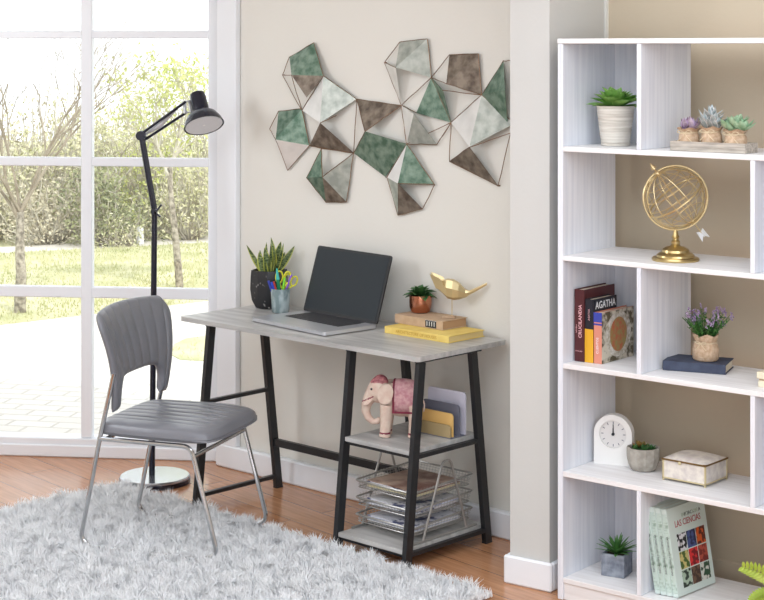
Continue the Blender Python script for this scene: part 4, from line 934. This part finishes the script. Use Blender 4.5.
# cream box at the frame edge
p = spt(757.3, .06, z3)
t = thing('keepsake_box', 'cream wooden box on the third row, cut off by the right edge of the photo', 'box', p, S.rz)
MB().box(.002, .10, .002, .09, 0, .020, .001).build('body', 'creamblock', t); MB().box(-.002, .104, -.002, .094, .026, .047, .0015).build('lid', 'creamblock', t); MB().box(.004, .098, .005, .087, .019, .027).build('seam', 'tan_cloth', t)
# ================================================================== FOURTH ROW
Q = at(593.8, 463.3, z4); ca = -22
t = thing('table_clock', 'white arched table clock showing twelve on the fourth row, left of the concrete bowl plant', 'clock', Q, R(ca)); w, hh = .132, .170
def arch(w, h, ins=0, n=20):
    r_ = w / 2 - ins; o = [(ins, ins), (w - ins, ins)]; zc = h - w / 2
    for k in range(n + 1): a = math.pi * k / n; o.append((w / 2 + r_ * math.cos(a), zc + r_ * math.sin(a)))
    return o
TY = Matrix(((1, 0, 0, 0), (0, 0, 1, 0), (0, 1, 0, 0), (0, 0, 0, 1)))
m = MB(); o = arch(w, hh); n = len(o); zc = hh - w / 2; rr = .047
# front face with a round recess: ring of quads between outline and hole
hole = []
for (x, z) in o: a = math.atan2(z - zc, x - w / 2); hole.append((w / 2 + rr * math.cos(a), zc + rr * math.sin(a)))
def dens(poly, k=6):
    out = []
    for i in range(len(poly)):
        a, b_ = poly[i], poly[(i + 1) % len(poly)]; L_n = math.hypot(a[0] - b_[0], a[1] - b_[1]); kk = max(1, int(L_n / .012))
        for q in range(kk): out.append((a[0] + (b_[0] - a[0]) * q / kk, a[1] + (b_[1] - a[1]) * q / kk))
    return out
o2 = dens(o); n = len(o2); hole = []
for (x, z) in o2: a = math.atan2(z - zc, x - w / 2); hole.append((w / 2 + rr * math.cos(a), zc + rr * math.sin(a)))
vs = [(x, 0, z) for x, z in o2] + [(x, 0, z) for x, z in hole] + [(x, .008, z) for x, z in hole] + [(x, .036, z) for x, z in o2] + [(w / 2, .008, zc)]
fs = []
for i in range(n):
    j = (i + 1) % n; fs += [(i, j, n + j, n + i), (n + i, n + j, 2 * n + j, 2 * n + i), (2 * n + i, 2 * n + j, 4 * n), (3 * n + j, 3 * n + i, i)[::1] + () if 0 else (i, 3 * n + i, 3 * n + j, j)]
fs.append(tuple(3 * n + i for i in range(n))[::-1])
m.add(vs, fs); m.build('case', 'whiteplas', t, sharp=40)
TD = lambda y: Matrix(((1, 0, 0, w / 2), (0, 0, -1, y), (0, 1, 0, zc), (0, 0, 0, 1)))
MB().prism([(rr * .985 * math.cos(2 * math.pi * i / 48), rr * .985 * math.sin(2 * math.pi * i / 48)) for i in range(48)], 0, .001, 0, TD(.0079)).build('dial', 'dial', t)
m = MB()
for k in range(12):
    a = R(30 * k); T = TD(.0067) @ Matrix.Rotation(-a, 4, 'Z') @ Matrix.Translation((0, .038, 0)); m.box(-.0012, .0012, -.004, .004, 0, .0006, T=T)
m.build('hour_marks', 'slate_card', t)
MB().box(-.0014, .0014, -.004, .033, .0012, .002, T=TD(.0066)).build('hand', 'ink', t)
MB().box(-.0020, .0020, -.004, .020, .0022, .003, T=TD(.0066)).build('hand', 'ink', t)
MB().prism([(.0052 * math.cos(2 * math.pi * i / 20), .0052 * math.sin(2 * math.pi * i / 20)) for i in range(20)], .001, .005, 0, TD(.0066)).build('center_cap', 'ink', t)
# concrete bowl
p = at(643.5, 470, z4) + Vector((0, .005, 0))
t = thing('potted_succulent', 'reddish-tipped succulent in a grey concrete bowl, right of the arched clock', 'potted plant', p); rnd = random.Random(6)
MB().lathe([(0, 0), (.034, 0), (.042, .004), (.051, .022), (.0555, .045), (.056, .076), (.051, .077), (.049, .062), (0, .060)], 12).build('bowl', 'concrete', t, sharp=15)
MB().lathe([(0, .056), (.045, .060), (0, .063)], 16).build('soil', 'soil', t)
m = MB()
for c, mi in (((0, 0, .062), 0), ((-.026, .0, .06), 0), ((.026, -.004, .06), 0), ((.0, -.022, .06), 0), ((.006, .02, .064), 1), ((-.012, .012, .07), 1)): rosette(m, c, 16, .030, .015, 5, 80, rnd, -.3, .2, .9, mi=mi)
m.build('leaves', ['deepgreen', 'red_tip'], t)
# jewellery box
Q = at(662.8, 480.6, z4); ja = math.degrees(math.atan2(-.098, .115)); w, d, h = .160, .145, .066
t = thing('jewelry_box', 'mother-of-pearl jewelry box with brass edges on the fourth row of the bookshelf', 'box', Q + Vector((0, .012, 0)), R(ja))
MB().box(.002, w - .002, .002, d - .002, .008, h, .001).build('body', 'shell', t)
m = MB()
for x in (0, w - .006):
    for y in (0, d - .006): m.box(x, x + .006, y, y + .006, 0, h, .001)
m.box(0, w, 0, .004, .007, .011).box(0, w, d - .004, d, .007, .011).box(0, .004, 0, d, .007, .011).box(w - .004, w, 0, d, .007, .011)
m.build('edge_trim', 'palebrass', t)
m = MB(); m.box(-.002, w + .002, -.002, d + .002, h + .0005, h + .006, .001).build('lid_rim', 'brass', t)
m = MB(); nu = 13
def lidf(u, v): x, y = u * w, v * d; e = (1 - abs(2 * u - 1) ** 3) * (1 - abs(2 * v - 1) ** 3); return (x, y, h + .0055 + .012 * min(1, e * 1.3) ** .8)
m.add(grid(nu, nu, lidf), gfaces(nu, nu)); n0 = nu * nu; m.add(grid(nu, nu, lambda u, v: (u * w, v * d, h + .004)), gfaces(nu, nu, flip=True)); m.build('lid', 'shell', t)
MB().ball((w * .42, -.005, h - .001), (.006, .004, .006), 10).build('clasp', 'palebrass', t)
# ================================================================== BOTTOM ROW
Q = at(601.5, 569.6, z5); Q = spt(601, .10, z5)
t = thing('potted_succulent', 'spiky green succulent in a square blue-grey concrete pot, bottom left cell', 'potted plant', Q, R(-28)); rnd = random.Random(8)
w = .082; h = .074
m = MB().box(0, w, 0, w, 0, h - .012, .002).box(0, w, 0, .008, h - .013, h, .001).box(0, w, w - .008, w, h - .013, h, .001).box(0, .008, 0.007, w - .007, h - .013, h, .001).box(w - .008, w, .007, w - .007, h - .013, h, .001)
m.build('pot', 'slatecon', t); MB().box(.008, w - .008, .008, w - .008, h - .014, h - .006).build('soil', 'soil', t)
rosette(MB(), (w / 2, w / 2, h - .008), 44, .088, .013, 18, 86, rnd, .25, .2, .75).build('leaves', 'midgreen', t)
# four mint volumes leaning left
lean = R(-10); thk = .0205; gx0 = S.lx(655.0, .05)
for k in range(4):
    first = k == 0; lab = ['leftmost of the four leaning mint green volumes, against the divider', 'second from the left of the four leaning mint green volumes', 'third from the left of the four leaning mint green volumes', 'rightmost leaning mint green volume, its cover lettered LAS CIENCIAS over nine pictures'][k]
    xx = gx0 + k * (thk + .0006) / math.cos(lean); q = S.w(xx, .05 + .0015 * k, z5 + .0003)
    t, co = book('book', lab, q, S.rz - R(5), thk, .278, .215, 'mint_cover', 'page', tilt=lean, group='leaning mint green volumes', bt=.0025)
    MB().box(.001, thk - .001, -.0005, .0005, .012, .262).build('spine_print', 'spine_green', t)
    text('spine_title', 'INICIACION A LAS CIENCIAS', .0095, 'ink', t, basis((thk / 2, -.0009, .13), (0, 0, 1), (-1, 0, 0)))
    if k == 3:
        text('cover_title', 'LAS CIENCIAS', .029, 'ink_red', t, basis((thk + .0006, .108, .222), (0, 1, 0), (0, 0, 1)), 0, .82)
        text('cover_heading', 'INICIACION A', .017, 'pic_g', t, basis((thk + .0006, .132, .245), (0, 1, 0), (0, 0, 1)), 0, 1)
        m = MB(); order = 'abcdefghi'
        for r_ in range(3):
            for c in range(3): y0 = .037 + c * .0535; z0 = .137 - r_ * .0575; m.box(thk - .0001, thk + .0006, y0, y0 + .050, z0, z0 + .054, 0, r_ * 3 + c)
        m.build('cover_pictures', ['pic_' + c for c in order], t)
# fern at right edge
p = spt(790, .09, z5)
t = thing('potted_fern', 'lime green fern reaching in from the right edge on the bottom row', 'potted plant', p); rnd = random.Random(3)
MB().lathe([(0, 0), (.035, 0), (.045, .05), (.048, .07), (.043, .07), (.04, .06), (0, .058)], 28).build('pot', 'ceramic', t)
m = MB()
def frond(d, L_, droop, lw):
    d = Vector(d).normalized(); q = Vector((0, 0, .065)); pts = [q.copy()]
    for i in range(14): d = (d + Vector((0, 0, -droop))).normalized(); q = q + d * L_ / 14; pts.append(q.copy())
    m.tube(pts, .0012, 5)
    for i in range(3, 15):
        dd = (pts[i] - pts[i - 1]).normalized(); sd = dd.cross(Vector((0, 1, 0.2))).normalized(); k = math.sin(math.pi * (i - 1) / 15) ** .6
        for sg in (-1, 1): m.leaf(pts[i], dd * .75 + sd * sg, lw * k, .011, .2, up=(0, -1, .2), segs=4)
frond((-.62, -.25, .85), .21, .05, .035); frond((-.85, -.35, .30), .15, .10, .04); frond((-.8, .2, .6), .12, .10, .03); frond((.1, -.3, 1), .2, .05, .03); frond((.8, 0, .7), .17, .08, .03); frond((.3, .6, .8), .18, .06, .03); frond((-.75, -.3, .05), .14, .03, .036)
m.build('fronds', 'limeleaf', t)

# ---- pieces of a part hang from that part
NEST = dict(keys='keyboard_deck', screen='lid', spine_lettering='cover', spine_label='cover', label_marks='spine_label', spine_title='cover', spine_author='cover', publisher_mark='cover', spine_band='cover', cover_title='cover',
            cover_heading='cover', cover_picture='cover', cover_wreath='cover', cover_medallion='cover', cover_pictures='cover', spine_print='cover', twine_bow='burlap', reflector='lamp_shade', bulb='lamp_shade', blanket_trim='saddle_blanket', eye='body',
            fletching='arrow', hour_marks='dial', lid_rim='lid', seam='body', soil='pot', base_rim='base', clasp='lid', elbow='lower_arm', arm_spring='upper_arm', shade_bracket='lamp_shade')
def kind_name(o): return o.name.rsplit('.', 1)[0] if o.name[-4:-3] == '.' else o.name
for r_ in [o for o in C.objects if o.parent is None and o.get('category')]:
    ch = list(r_.children)
    for o in ch:
        w_ = NEST.get(kind_name(o))
        if not w_: continue
        if w_ == 'label_marks': continue
        cand = [c for c in ch if (kind_name(c).startswith(w_) if w_ == 'burlap' else kind_name(c) == w_) and c.parent == r_]
        if kind_name(o) == 'label_marks': cand = [c for c in ch if kind_name(c) == 'cover']
        if cand: o.parent = cand[0]; o.location = Vector(o.location) - Vector(cand[0].location)
